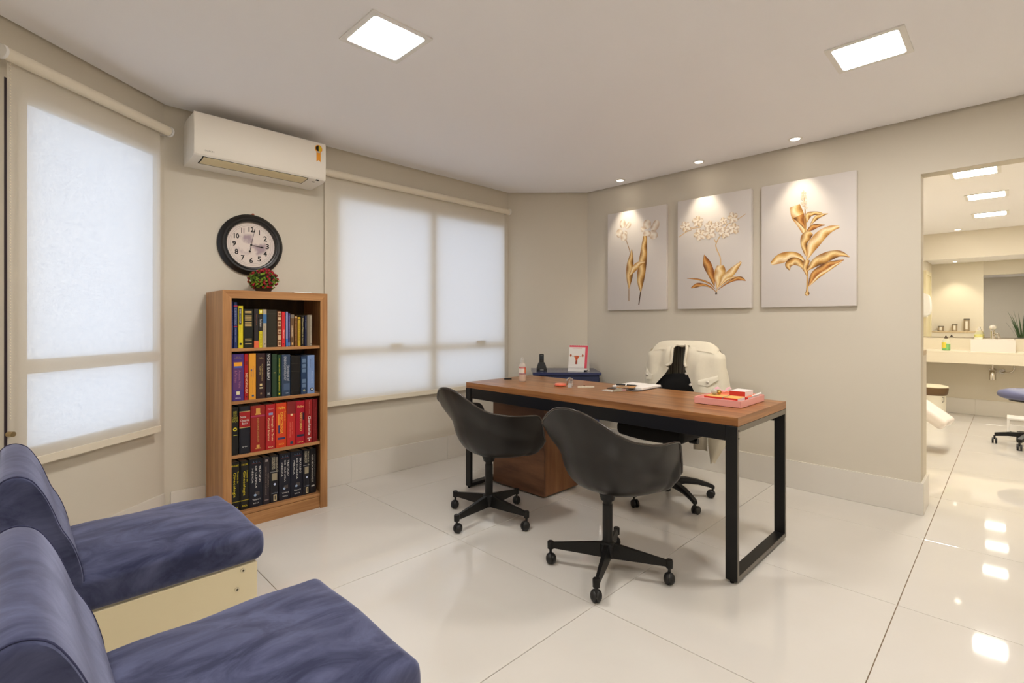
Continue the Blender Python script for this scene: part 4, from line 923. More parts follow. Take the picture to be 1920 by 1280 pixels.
for k in range(-24, 25):
    y = k * .0088; zt_ = 1.03 - 1.1 * max(0, abs(y) - .14) ** 1.3
    rows = [[(backx(y, z), y - .0024, z), (backx(y, z), y + .0024, z)] for z in [.57 + (zt_ - .57) * q / 8 for q in range(9)]]
    b.grid(rows)
b.build('back_mesh', mat('mesh_black', (40, 36, 32), .7), oc, kind='stuff')
rows = []
for q in range(15):
    z = .685 + .125 * q / 14
    rows.append([(backx(y, z) + .012 + .012 * sin(pi * q / 14), y, z - .9 * y * y + .02) for y in [-.2 + .4 * m / 12 for m in range(13)]])
MB().grid(rows).build('lumbar_pad', mat('lumbar_black', (20, 19, 20), .8), oc, smooth=True)

# ------------------------------------------------------------------ white jacket hung over the chair back
M_jk = mat('ivory_cloth', (220, 212, 192), .8, sheen=.2, bump=(25, .15))
_b = M_jk.node_tree.nodes['Principled BSDF']
jk = thing('jacket', 'ivory buttoned jacket draped over the office chair back', 'jacket', OC, ORT)
#      z     half  front  back  openL  openR
LV = [(1.050, .200, -.262, -.330, .066, .040), (1.030, .236, -.236, -.345, .062, .044), (1.005, .262, -.216, -.352, .054, .046), (.975, .282, -.202, -.358, .050, .050), (.94, .290, -.192, -.362, .052, .046),
      (.905, .292, -.186, -.364, .056, .044), (.888, .293, -.184, -.364, .086, .060), (.87, .294, -.182, -.365, .074, .046), (.84, .297, -.178, -.366, .094, .062), (.80, .302, -.172, -.368, .126, .082), (.75, .308, -.165, -.37, .166, .108),
      (.70, .312, -.16, -.372, .2, .13), (.64, .308, -.16, -.375, .225, .15), (.58, .300, -.165, -.377, .235, .165), (.53, .295, -.17, -.378, .24, .175)]
rows = []
for i, (z, hw, fx, bx_, oL, oR) in enumerate(LV):
    cx, hd = (fx + bx_) / 2, (fx - bx_) / 2; row = []; N = 46
    # photo left is local -y: start at the left front edge, round the back, end at the right front edge
    for k in range(N + 1):
        u = k / N
        if u < .25:                        # left front panel outwards
            f = u / .25; y = -oL + (-hw + oL) * f
        elif u < .75:
            f = (u - .25) / .5; y = None
        else:
            f = (u - .75) / .25; y = hw + (oR - hw) * f
        if y is not None:
            e = min(1, abs(y) / hw); x = cx + hd * (1 - e ** 4) ** .5 + (.009 * sin(y * 34 + z * 11) + .006 * sin(y * 71 - z * 17)) * (1 - e ** 6) * (1 if z < 1.02 else .3)
        else:
            th = pi * f; y = -hw * cos(th); x = cx - hd * sin(th) ** .6 + .006 * sin(th * 7 + z * 6)
        drop = 0
        if z > 1.0: drop = -(.10 * (abs(y) / .26) ** 3) * .25
        row.append((x, y, z + drop))
    rows.append(row)
b = MB(); b.grid(rows)
b.build('body', M_jk, jk, smooth=True)
yk = []
for q in range(9):                          # front to back over the shoulders
    f = q / 8; r_ = []
    for m in range(25):
        y = -.245 + .49 * m / 24; e = abs(y) / .245
        xf, xb = -.212 - .03 * e * e if abs(y) > .075 else -.236, -.352 + .01 * e
        zt_ = 1.068 - .004 * e - .055 * e ** 6
        zf = 1.000 - .026 * e ** 5 if abs(y) > .075 else 1.034
        x = xf + (xb - xf) * f; z = zt_ - (zt_ - zf) * (1 - f / .45) ** 2 if f < .45 else zt_ - .05 * ((f - .45) / .55) ** 2
        r_.append((x - .0 + (.006 if f == 0 else 0), y, z))
    yk.append(r_)
MB().grid(yk).build('yoke', M_jk, jk, smooth=True)
# collar rolled round the neck opening and down both lapels
MB().tube(smooth_line([(-.178, -.092, .886), (-.186, -.062, .905), (-.19, -.056, .945), (-.196, -.055, .985), (-.214, -.060, 1.014), (-.236, -.040, 1.034), (-.244, .0, 1.028), (-.236, .030, 1.034), (-.214, .046, 1.014), (-.198, .050, .985), (-.19, .048, .945), (-.184, .046, .905), (-.178, .062, .886)], 5), [.0095] * 61, 8).build('collar', M_jk, jk, smooth=True)
M_pearl = mat('pearl_button', (214, 206, 194), .25, metal=.15, spec=.8)
def front_x(y, z):
    """front surface of the jacket body at height z"""
    for l0, l1 in zip(LV, LV[1:]):
        if l1[0] <= z <= l0[0]:
            f = (l0[0] - z) / (l0[0] - l1[0]); hw, fx, bx_ = [l0[k] + (l1[k] - l0[k]) * f for k in (1, 2, 3)]
            e = min(.999, abs(y) / hw); return (fx + bx_) / 2 + (fx - bx_) / 2 * (1 - e ** 4) ** .5
    return -.2
def flap(corners):
    """pocket flap: top edge, pointed lower edge, lying on the cloth"""
    (ya, za), (yb, zb), (yc, zc) = corners          # top left, top right, bottom point
    n = 8; rows = []
    for i in range(n + 1):
        f = i / n; yt, zt_ = ya + (yb - ya) * f, za + (zb - za) * f
        lo = [(0, .55), (.12, .62), (.5, 1.0), (.88, .62), (1, .55)]
        dpt = interp(lo, f) * ((za + zb) / 2 - zc)
        dy = (yc - (ya + yb) / 2)
        rows.append([(front_x(yt + dy * g * interp(lo, f), zt_ - dpt * g) + (.004 if g == 0 else .011), yt + dy * g * interp(lo, f), zt_ - dpt * g) for g in (0, .2, .5, .8, 1)] + [(front_x(yt + dy * interp(lo, f), zt_ - dpt) - .002, yt + dy * interp(lo, f), zt_ - dpt - .001)])
    return MB().grid(rows).build('pocket_flap', mat('ivory_flap', (226, 219, 200), .75), jk, smooth=40)
fa = flap([(-.286, .868), (-.200, .815), (-.255, .772)]); fc = flap([(.150, .800), (.268, .838), (.215, .762)])
for p, y, z in ((fa, -.252, .808), (fc, .214, .792)):
    MB().sphere((front_x(y, z) + .016, y, z), .0105, 12, 8, (.6, 1, 1)).build('button', M_pearl, p, smooth=True)
for y, z in ((.064, .838), (.098, .765)):
    MB().sphere((front_x(y, z) + .008, y, z), .0105, 12, 8, (.6, 1, 1)).build('button', M_pearl, jk, smooth=True)
# sleeves: flattened hanging tubes
def sleeve(path, wid, thick):
    pts = smooth_line([(*p, w_, t_) for p, w_, t_ in zip(path, wid, thick)], 5); rows = []
    for p in pts:
        rows.append([(p[0] + p[4] * cos(2 * pi * k / 14), p[1] + p[3] * sin(2 * pi * k / 14), p[2] + .012 * sin(4 * pi * k / 14) * (p[4] / .03)) for k in range(14)])
    MB().grid(rows, True).build('sleeve', M_jk, jk, smooth=True)
sleeve([(-.29, .215, 1.0), (-.30, .240, .88), (-.32, .250, .72), (-.36, .225, .52), (-.385, .19, .36), (-.39, .155, .19)], [.03, .05, .06, .068, .066, .012], [.03, .045, .045, .04, .036, .02])
sleeve([(-.29, -.25, .99), (-.30, -.272, .88), (-.32, -.275, .74), (-.35, -.27, .60)], [.03, .046, .052, .052], [.03, .045, .045, .036])
rows = [[(-.30 - .01 * sin(y * 60), y, z - .3 * abs(y - .1) ** 2) for y in [.055 + .10 * m / 8 for m in range(9)]] for z in [.56 - .27 * q / 6 for q in range(7)]]
MB().grid(rows).build('front_tail', M_jk, jk, smooth=True)

# ------------------------------------------------------------------ blue corner cabinet, phone, flip chart
def cpt(r, d): return ((r + d) / sqrt(2), (d - r) / sqrt(2))
M_cab = mat('blue_lacquer', (48, 54, 82), .35, spec=.5)
cx, cy = cpt(.49, 4.655)
cb = thing('corner_cabinet', 'low dark blue cabinet in the corner behind the desk', 'cabinet', (cx, cy, 0), R(-45))
# local: x runs right, y runs away from the room
MB().box(-.29, .29, -.19, .21, .04, .725, .002, 1).build('body', M_cab, cb)
MB().box(-.305, .305, -.21, .22, .725, .752, .002, 1).build('top', mat('blue_top', (58, 64, 98), .22, spec=.6), cb)
for x0, x1 in ((-.285, -.003), (.003, .285)):
    d = MB().box(x0, x1, -.206, -.191, .06, .66, .002, 1).build('door', M_cab, cb)
    MB().tube([(x1 - .03 if x0 < 0 else x0 + .03, -.225, .50), (x1 - .03 if x0 < 0 else x0 + .03, -.225, .60)], .005, 8).build('handle', M_chrome, d)
MB().box(-.285, .285, -.206, -.191, .665, .715, .002, 1).build('drawer', M_cab, cb)
for x in (-.26, .26):
    for y in (-.16, .18): MB().lathe([(.018, 0), (.018, .04)], (x, y, 0), 10).build('foot', M_darkgap, cb)
MB().box(.291, .296, -.2, -.17, .61, .70).build('hinge', M_chrome, cb)

px_, py_ = cpt(.272, 4.60)
ph = thing('cordless_phone', 'black cordless phone standing in its charging cradle', 'phone', (px_, py_, .752), R(-45))
M_ph = mat('phone_black', (18, 18, 18), .35)
MB().grid([[(sx * a, sy * b_, z) for sx, sy in ((-1, -1), (1, -1), (1, 1), (-1, 1))] for a, b_, z in ((.046, .04, 0), (.046, .04, .018), (.036, .030, .055), (.026, .022, .078))], True, True, True).build('cradle', M_ph, ph, smooth=30)
hs = MB().box(-.021, .021, -.012, .014, .03, .155, .007, 3).build('handset', M_ph, ph, smooth=40)
MB().box(-.014, .014, -.0135, -.011, .108, .136).build('screen', mat('phone_screen', (60, 66, 70), .2), hs)
MB().box(-.011, .011, -.0138, -.0115, .139, .1415).build('brand_mark', mat('grey_print_light', (190, 190, 190), .5), hs)
for r_ in range(4):
    for c_ in range(3):
        MB().box(-.0135 + .010 * c_, -.0065 + .010 * c_, -.0138, -.0115, .060 + .011 * r_, .067 + .011 * r_).build('key', mat('phone_key', (56, 56, 56), .4), hs)
MB().box(-.016, .016, -.0405, -.0385, .010, .014).build('brand_mark', mat('grey_print_light', (190, 190, 190), .5), ph)

fx_, fy_ = cpt(.612, 4.585)
fc_ = thing('flip_chart', 'white and pink anatomy flip chart standing on the blue cabinet', 'flip chart', (fx_, fy_, .752), R(-45 - 24))
M_paper = mat('white_card', (236, 232, 226), .6); M_pink = mat('pink_card', (222, 76, 96), .55)
h_ = .235; lean = .055
def fcp(x, f, off=0): return (x, -.055 + lean * f - off, h_ * f)
def sheet(x0, x1, f0, f1, off, nm, m, par):
    v = [fcp(x0, f0, off), fcp(x1, f0, off), fcp(x1, f1, off), fcp(x0, f1, off)]
    return MB().add(v + [(p[0], p[1] + .0008, p[2]) for p in v], [(0, 1, 2, 3), (7, 6, 5, 4), (0, 4, 5, 1), (1, 5, 6, 2), (2, 6, 7, 3), (3, 7, 4, 0)]).build(nm, m, par)
sheet(-.1, .1, 0, 1, 0, 'stand_board', M_paper, fc_)
fc_.scale = (.88, .88, 1)
v = [(-.1, .055, 0), (.1, .055, 0), (.1, .002, h_), (-.1, .002, h_)]
MB().add(v + [(p[0], p[1] + .0015, p[2]) for p in v], [(0, 1, 2, 3), (7, 6, 5, 4), (0, 4, 5, 1), (1, 5, 6, 2), (2, 6, 7, 3), (3, 7, 4, 0)]).build('stand_board', M_paper, fc_)
MB().box(-.1, .1, -.055, .055, 0, .002).build('stand_floor', M_paper, fc_)
sheet(-.098, .099, .13, .995, .002, 'pink_page', M_pink, fc_)
pg = sheet(-.098, .074, .13, .925, .004, 'front_page', M_paper, fc_)
M_ut, M_ut2, M_ov = mat('print_orange', (214, 104, 60), .6), mat('print_rust', (160, 62, 40), .6), mat('print_ochre', (190, 120, 70), .6)
def shape(pts, off, m, nm='printed_shape'):
    v = [fcp(x, f, off) for x, f in pts]; MB().add(v, [tuple(range(len(v)))]).build(nm, m, pg)
shape([(-.036, .60), (.008, .60), (.014, .575), (.002, .50), (-.006, .42), (-.024, .42), (-.03, .50), (-.042, .575)], .0052, M_ut)
shape([(-.023, .42), (-.005, .42), (-.004, .275), (-.026, .275)], .0053, M_ut2)
shape([(-.014, .585), (-.004, .585), (-.010, .46), (-.018, .46)], .0054, M_ut2)
for sg in (-1, 1):
    c0 = -.014
    shape([(c0 + sg * .022, .59), (c0 + sg * .045, .585), (c0 + sg * .062, .63), (c0 + sg * .064, .615), (c0 + sg * .046, .572), (c0 + sg * .022, .578)], .0055, M_ut2)
    shape([(c0 + sg * (.064 + .010 * cos(a)), .605 + .05 * sin(a)) for a in [2 * pi * k / 12 for k in range(12)]], .0056, M_ov)
    shape([(c0 + sg * .056, .66), (c0 + sg * .066, .665), (c0 + sg * .070, .60), (c0 + sg * .060, .60)], .0057, M_ut2)
text(pg, 'page_heading', 'APARELHO REPRODUTOR', .1, .007, frame_M(fcp(-.012, .875, .0055), (1, 0, 0), (0, lean, h_)), mat('pink_ink', (220, 150, 150), .6))
for k in range(9):
    MB().tube([(-.08 + .02 * k, -.006, h_ - .004), (-.08 + .02 * k, -.002, h_ + .004), (-.08 + .02 * k, .004, h_ - .004)], .0014, 6).build('binding_ring', M_white, fc_)
MB().prism([(.07, -.056), (.1, -.056), (.1, -.02)], .0, .014, 'z').build('foot_notch', M_darkgap, fc_)

# ------------------------------------------------------------------ things on the desk
def dthing(name, label, cat, x, y, rz=0): return thing(name, label, cat, (x, y, DT), rz)
sb = dthing('sanitizer_bottle', 'clear hand gel bottle with flip cap at the far desk end', 'bottle', 2.662, 2.553, R(-45))
M_clear = mat('clear_plastic', (226, 214, 204), .15, alpha=.55)
M_gel = mat('peach_gel', (236, 196, 160), .3)
MB().lathe([(.024, .001), (.0265, .004), (.0265, .112), (.022, .128), (.013, .136), (.012, .142)], seg=24).build('bottle', M_clear, sb, smooth=40)
MB().lathe([(.022, .003), (.0255, .006), (.0255, .055), (.0005, .055)], seg=24).build('gel', M_gel, sb, smooth=40)
MB().lathe([(.0135, .140), (.0135, .160), (.010, .163), (.008, .176), (.0005, .178)], seg=18).build('cap', mat('cap_grey', (190, 188, 182), .3), sb, smooth=40)
rows = [[(.0268 * cos(a), .0268 * sin(a), z) for a in [R(-170 + 160 * k / 14) for k in range(15)]] for z in (.056, .108)]
lb = MB().grid(rows).build('label', mat('bottle_label', (224, 214, 204), .5), sb, smooth=True)
for z0, z1_, m in ((.056, .062, (120, 50, 80)), (.1, .106, (190, 50, 60))):
    rows = [[(.0271 * cos(a), .0271 * sin(a), z) for a in [R(-165 + 150 * k / 14) for k in range(15)]] for z in (z0, z1_)]
    MB().grid(rows).build('label_stripe', mat('ink_%d_%d_%d' % m, m, .5), lb, smooth=True)
rows = [[(.0271 * cos(a), .0271 * sin(a), z) for a in [R(-60 + 50 * k / 6) for k in range(7)]] for z in (.064, .1)]
MB().grid(rows).build('label_picture', mat('label_orange', (220, 120, 80), .5), lb, smooth=True)

pk = dthing('mirror_compact', 'round coral pink compact lying on the desk', 'compact', 2.66, 2.19)
MB().lathe([(.034, .001), (.040, .004), (.041, .010), (.038, .013)], seg=28).build('case', mat('coral_plastic', (236, 110, 84), .35), pk, smooth=40)
MB().lathe([(.0385, .012), (.037, .0175), (.030, .019), (.0005, .0195)], seg=28).build('lid', mat('coral_lid', (240, 132, 104), .3), pk, smooth=40)

hx, hy = 2.628, 2.085
hd = dthing('figurine', 'small metal ribbed figurine on a clear base', 'figurine', hx, hy, R(-45))
MB().box(-.012, .014, -.012, .012, .001, .03, .004, 2).build('clear_base', mat('clear_acrylic', (225, 225, 225), .05, alpha=.5), hd, smooth=40)
for k in range(7):
    MB().lathe([(.010, 0), (.0128, .003), (.0105, .006)], (.012, 0, .010 + .0075 * k), 14).build('rib', M_chrome, hd, smooth=40)
MB().tube([(-.014, 0, .02), (-.014, 0, .056), (-.004, 0, .064), (.010, 0, .062)], .006, 8).build('hook', M_chrome, hd, smooth=True)
bn = dthing('plastic_model', 'small pale plastic model lying flat near the figurine', 'model', 2.71, 2.015, R(-45))
MB().prism([(-.055, -.008), (-.03, -.016), (.03, -.012), (.058, .0), (.045, .012), (0, .016), (-.045, .010)], .001, .010).build('body', mat('ivory_plastic', (216, 206, 186), .4), bn)
MB().lathe([(.006, .009), (.006, .014), (.0004, .014)], (-.008, .004, 0), 10).build('screw', M_darkgap, bn)

cl = dthing('clipboard', 'clipboard holding a stack of white paper in front of the office chair', 'clipboard', 2.93, 1.775, R(0))
# local x away from the camera side of the desk
MB().box(-.16, .155, -.115, .115, .001, .005, .001, 1).build('board', mat('clip_board', (90, 82, 78), .5), cl)
MB().box(-.095, .15, -.108, .112, .005, .017, .001, 1).build('paper_stack', mat('paper_white', (240, 234, 228), .8), cl)
MB().box(-.158, -.118, -.045, .045, .005, .013, .002, 1).tube([(-.145, -.04, .016), (-.145, .04, .016)], .007, 10).build('clip', M_chrome, cl, smooth=40)
cv = thing('envelope', 'brown paper slip lying across the clipboard edge', 'envelope', (2.80, 1.80, DT + .0172), R(20))
MB().box(-.05, .05, -.09, .02, .0, .003, .0008, 1).build('slip', mat('kraft', (186, 140, 92), .8), cv)
pn = thing('pen', 'black pen with silver band lying on the paper stack', 'pen', (2.865, 1.80, DT + .0228), R(106))
MB().lathe([(.003, -.07), (.005, -.06), (.0052, -.005), (.0056, 0), (.0056, .055), (.004, .068), (.0004, .07)], (0, 0, 0), 12, 'x').build('barrel', M_ph, pn, smooth=40)
MB().lathe([(.0060, -.004), (.0060, .004)], (0, 0, 0), 12, 'x').build('band', M_chrome, pn, smooth=40)
MB().lathe([(.0004, -.082), (.003, -.07)], (0, 0, 0), 10, 'x').build('tip', M_chrome, pn, smooth=40)
st_ = thing('staple_remover', 'small silver staple remover beside the clipboard', 'staple remover', (2.712, 1.755, DT), R(-25))
MB().grid([[(x, -.012, .002), (x, .012, .002), (x, .010, h), (x, -.010, h)] for x, h in ((-.045, .006), (-.02, .016), (.02, .019), (.045, .013))], True, True, True).build('body', M_chrome, st_, smooth=30)
MB().box(-.03, .05, -.009, .009, .0005, .004, .001, 1).build('jaw', M_steel, st_)
cn = thing('card', 'pale printed card lying under the staple remover', 'card', (2.70, 1.82, DT), R(-8))
MB().box(-.03, .03, -.05, .05, .0003, .0016).build('card_sheet', mat('pale_card', (206, 200, 192), .6), cn)
for k in range(3): MB().box(-.02 + .012 * k, -.016 + .012 * k, -.035, .03, .0016, .0018).build('printed_line', mat('grey_print', (150, 146, 140), .6), cn)

# pink tray with its contents
tr = thing('desk_tray', 'coral pink square tray on the near end of the desk', 'tray', (2.774, 1.092, DT), 0)
M_tray = mat('coral_tray', (234, 168, 160), .4)
a, c_ = .168, .123
tw = .078
for nm, q in (('tray_floor', (-a, a, -c_, c_, .002, .005)), ('tray_side', (-a, a, -c_, -c_ + .004, .005, .037)), ('tray_side', (-a, a, c_ - .004, c_, .005, .037)), ('tray_side', (-a, -a + .004, -c_ + .004, c_ - .004, .005, .037)), ('tray_side', (a - .004, a, -c_ + .004, c_ - .004, .005, .037))):
    MB().box(*q, .0012, 1).build(nm, M_tray, tr, smooth=30)
M_cardred, M_cardside, M_kraft = mat('note_red', (208, 58, 44), .6), mat('note_white', (226, 220, 216), .7), mat('note_kraft', (222, 174, 96), .7)
def notes(label, x, y, z, sx, sy, sz, top, rz=0):
    t = thing('card_pack', label, 'card pack', (x, y, DT + z), rz, 'packs of cards in the pink tray')
    MB().box(-sx, sx, -sy, sy, 0.0003, sz - .001).build('cards', M_cardside, t)
    MB().box(-sx, sx, -sy, sy, sz - .001, sz + .0006).build('top_card', top, t)
    MB().box(-sx - .0008, -sx + .001, -sy, sy, .001, sz).build('red_edge', M_cardred, t)
    return t
p1 = notes('kraft-topped pack of red-edged cards nearer the camera, held by a cord', 2.698, 1.09, .005, .05, .088, .036, M_kraft)
MB().box(-.0515, .051, -.014, -.010, .001, .0375).build('cord', mat('grey_cord', (130, 124, 118), .6), p1)
notes('white-topped pack of red-edged cards lying on the orange stack', 2.822, 1.048, .0390, .058, .041, .026, M_cardside)
notes('orange card stack lying low in the tray', 2.84, 1.085, .005, .084, .095, .033, mat('note_orange', (232, 120, 84), .6))
kr = thing('key_ring', 'gold and glass key charm on the kraft card pack', 'charm', (2.715, 1.145, DT + .0425), R(-45))
MB().sphere((-.006, 0, .016), .0155, 14, 10).build('glass_bead', mat('grey_glass', (190, 184, 170), .1, spec=.8), kr, smooth=True)
MB().sphere((.02, .0, .013), .0125, 14, 10).build('gold_bead', mat('gold', (212, 168, 92), .15, metal=1), kr, smooth=True)
MB().tube([(.006, 0, .02), (.012, .012, .024), (.026, .02, .02)], .002, 6).build('ring', mat('gold', (212, 168, 92), .15, metal=1), kr, smooth=True)
rb = thing('ribbon', 'translucent pink ribbon lying on the orange cards', 'ribbon', (2.83, 1.14, DT + .0390), R(-45))
rows = [[(-.06 + .016 * k, -.012 + .006 * sin(k * 1.3), .002 + .026 * abs(sin(k * .8 + .5))), (-.06 + .016 * k, .022 + .006 * sin(k * 1.1), .004 + .030 * abs(sin(k * .8 + .2)))] for k in range(9)]
MB().grid(rows).build('band', mat('pink_ribbon', (236, 166, 186), .4, alpha=.75), rb, smooth=True)
wp = thing('white_pen', 'white pen lying along the tray side', 'pen', (2.85, .978, DT + .045), R(1))
MB().lathe([(.0005, -.075), (.004, -.06), (.0045, .06), (.003, .075), (.0004, .076)], (0, 0, 0), 10, 'x').build('barrel', M_white, wp, smooth=40)
MB().box(.03, .07, -.0012, .0012, .004, .0075).build('clip', M_white, wp)

# ------------------------------------------------------------------ the two blue armchairs in the foreground
def velvet():
    m = mat('blue_velvet', (56, 58, 92), .9, spec=.15, sheen=.7, bump=(16, .12)); nt = m.node_tree; b = nt.nodes['Principled BSDF']
    tc = nt.nodes.new('ShaderNodeTexCoord'); mp = nt.nodes.new('ShaderNodeMapping'); mp.inputs['Scale'].default_value = (2.6, 5.5, 3.5); mp.inputs['Rotation'].default_value = (.2, .3, .7)
    nt.links.new(tc.outputs['Object'], mp.inputs[0])
    n = nt.nodes.new('ShaderNodeTexNoise'); n.inputs['Scale'].default_value = 1.6; n.inputs['Detail'].default_value = 7; n.inputs['Distortion'].default_value = 1.4; n.inputs['Roughness'].default_value = .62
    nt.links.new(mp.outputs[0], n.inputs['Vector']); cr = nt.nodes.new('ShaderNodeValToRGB')
    e = cr.color_ramp.elements; e[0].position = .38; e[1].position = .64; e[0].color = lin(47, 51, 77); e[1].color = lin(84, 89, 119)
    nt.links.new(n.outputs['Fac'], cr.inputs[0]); nt.links.new(cr.outputs[0], b.inputs['Base Color'])
    b.inputs['Sheen Tint'].default_value = lin(180, 185, 216)
    return m
M_vel = velvet()
def make_armchair(label, y0, zoff=0):
    t = thing('slipper_chair', label, 'armchair', (0, y0, 0), 0, 'blue velvet slipper chairs')
    wd = .55
    # base box of cream boards
    for q in ((-.03, .655, .004, .022), (-.03, .655, wd - .022, wd - .004)):
        MB().box(q[0], q[1], q[2], q[3], .012, .298, .0015, 1).build('base_board', M_cream, t)
    for x in (-.03, .637): MB().box(x, x + .018, .022, wd - .022, .012, .298, .0015, 1).build('base_board', M_cream, t)
    MB().box(-.02, .65, .02, wd - .02, .28, .302).build('seat_deck', M_white, t)
    for x, z in ((.605, .282), (.585, .219)):
        s_ = MB().lathe([(.0085, -.001), (.0085, .004), (.0004, .004)], (x, 0, z), 14, 'y').build('screw_cap', mat('cap_cream', (214, 204, 176), .4), t)
        MB().lathe([(.0038, -.0016), (.0038, .003), (.0004, .003)], (x, 0, z), 10, 'y').build('screw', mat('screw_dark', (70, 62, 50), .4, metal=.5), s_)
    for x in (.0, .6):
        for y in (.05, wd - .05): MB().lathe([(.02, 0), (.02, .014)], (x, y, 0), 12).build('glide', M_darkgap, t)
    def seat_fn(p):
        u = (p.x - .36) / .34; v = (p.y - wd / 2) / (wd / 2)
        top = 1 if p.z > .37 else 0
        crown = .030 * max(0, 1 - u * u) * max(0, 1 - v * v) * top
        dent = -.006 * math.exp(-((p.x - .5) / .06) ** 2 - ((p.y - .36) / .09) ** 2) * top + .003 * sin(p.x * 23 + p.y * 17) * top
        bul = .010 * (1 - ((p.z - .36) / .06) ** 2) if p.x > .6 else 0
        return (p.x + max(0, bul), p.y, p.z + crown + dent)
    MB().rcube(.02, .672, -.006, wd + .006, .304, .418, .026, 14, 4, seat_fn).build('seat_cushion', M_vel, t, smooth=True)
    prof = [(.155, .33), (.156, .42), (.142, .49), (.125, .54), (.104, .585), (.085, .645), (.066, .695), (.042, .738), (.018, .755), (-.004, .757), (-.024, .745), (-.034, .715), (-.036, .60), (-.034, .33)]
    pr = smooth_line(prof, 3)
    cxm = sum(p[0] for p in pr) / len(pr); czm = sum(p[1] for p in pr) / len(pr)
    rows = []
    for y, sc in ((-.0, .72), (-.0055, .86), (-.006, .955), (-.002, .985), (.008, 1), (.1, 1.004), (wd * .3, 1.006), (wd * .5, 1.008), (wd * .7, 1.006), (wd - .1, 1.004), (wd - .008, 1), (wd + .002, .985), (wd + .006, .955), (wd + .0055, .86), (wd, .72)):
        rows.append([(cxm + (p[0] - cxm) * sc, y, czm + (p[1] - czm) * (sc if sc < 1 else 1 + (sc - 1))) for p in pr])
    MB().grid(rows, True, True, True).build('back_cushion', M_vel, t, smooth=55)
    for y in (.0, wd):
        MB().tube([(p[0], y, p[1]) for p in pr], .0018, 6).build('piping', mat('velvet_piping', (50, 53, 84), .9), t, smooth=True)
    return t
make_armchair('blue velvet slipper chair nearer the window, farther from the camera', 2.01)
make_armchair('blue velvet slipper chair in the near foreground', .975)

# ------------------------------------------------------------------ exam room beyond the doorway
XB, EY0, EY1, EH = 8.82, -1.35, 1.18, 2.39
wall_box('wall_exam_back', [(XB, XB + .12, EY0 - .1, EY1 + .1, 0, HT)], M_examwall)
wall_box('wall_exam_front', [(4.12, 4.13, DY1, EY1, 1.019, HT)], M_examwall)
wall_box('wall_exam_left', [(4.12, XB, EY1, EY1 + .12, 0, HT)], M_examwall)
wall_box('wall_exam_right', [(4.12, XB, EY0 - .12, EY0, 0, HT)], M_examwall)
struct(MB().box(4.122, XB - .001, EY0 + .001, EY1 - .001, EH, EH + .03).build('ceiling_exam', M_ceil))
struct(MB().box(4.12, XB + .12, EY0 - .12, EY1 + .12, HT, HT + .05).build('ceiling_slab_exam', M_darkgap))
baseboard('baseboard_exam_back', (XB, EY1), (XB, EY0), (-1, 0), [.84, 1.75])
baseboard('baseboard_exam_left', (4.3, EY1), (XB, EY1), (0, -1), [.9, 1.8, 2.7, 3.6])
# half-height ledge along the back of the picture wall
lg = wall_box('wall_ledge', [(4.12, 4.285, DY1, EY1, 0, .985)], M_examwall)
struct(MB().box(4.12, 4.295, DY1 - .0, EY1, .985, 1.018, .002, 1).build('trim_1', wood('ledge_wood', (196, 176, 144), (212, 194, 164), (2, 30, 20), .4)))
# door frame on the exam room's left wall (seen in the mirror)
dr = MB().box(4.75, 5.45, EY1 - .03, EY1 - .001, 0.001, 2.1).build('door_1', mat('door_cream', (216, 204, 164), .5)); struct(dr)
for q in ((4.68, 4.75), (5.45, 5.52)): MB().box(q[0], q[1], EY1 - .045, EY1 - .001, 0.001, 2.17).build('door_casing', mat('door_casing', (224, 214, 180), .5), dr)
MB().box(4.75, 5.45, EY1 - .045, EY1 - .001, 2.1, 2.17).build('door_casing', mat('door_casing', (224, 214, 180), .5), dr)

for k, x in enumerate((5.40, 6.48, 7.63)):
    panel_light(x, .172 if k else .21, EH, M_lamp_exam, ['square ceiling light in the exam room nearest the doorway', 'square ceiling light in the middle of the exam room', 'square ceiling light in the exam room nearest the mirror'][k], 'exam room ceiling lights')
downlight(8.60, .495, EH, 'small round downlight over the exam room washbasin', 'exam room downlights', 10)
downlight(4.46, .80, EH, 'small round downlight over the canister ledge', 'exam room downlights', 24, angle=88)

mr = thing('wall_mirror', 'wide frameless mirror above the washbasin counter', 'mirror', (XB, EY0, 1.005))
MB().box(-.012, -.002, .02, EY1 - EY0 - .01, .0, 1.03).build('mirror_glass', mat('mirror_silver', (238, 238, 234), .012, metal=1), mr)
MB().box(-.018, -.001, .02, EY1 - EY0 - .01, -.012, 0).build('bottom_rail', M_chrome, mr)

M_count = mat('counter_stone', (222, 213, 192), .3)
ct = thing('counter', 'thick cream washbasin counter along the exam room back wall', 'counter', (8.29, EY0, 0))
MB().box(0, XB - 8.29 - .002, .002, EY1 - EY0 - .002, .815, .838, .002, 1).build('counter_top', M_count, ct)
MB().box(0, .03, .002, EY1 - EY0 - .002, .69, .815).build('front_apron', M_count, ct)
MB().box(XB - 8.29 - .016, XB - 8.29 - .002, .002, EY1 - EY0 - .002, .838, .99).build('backsplash', M_count, ct)

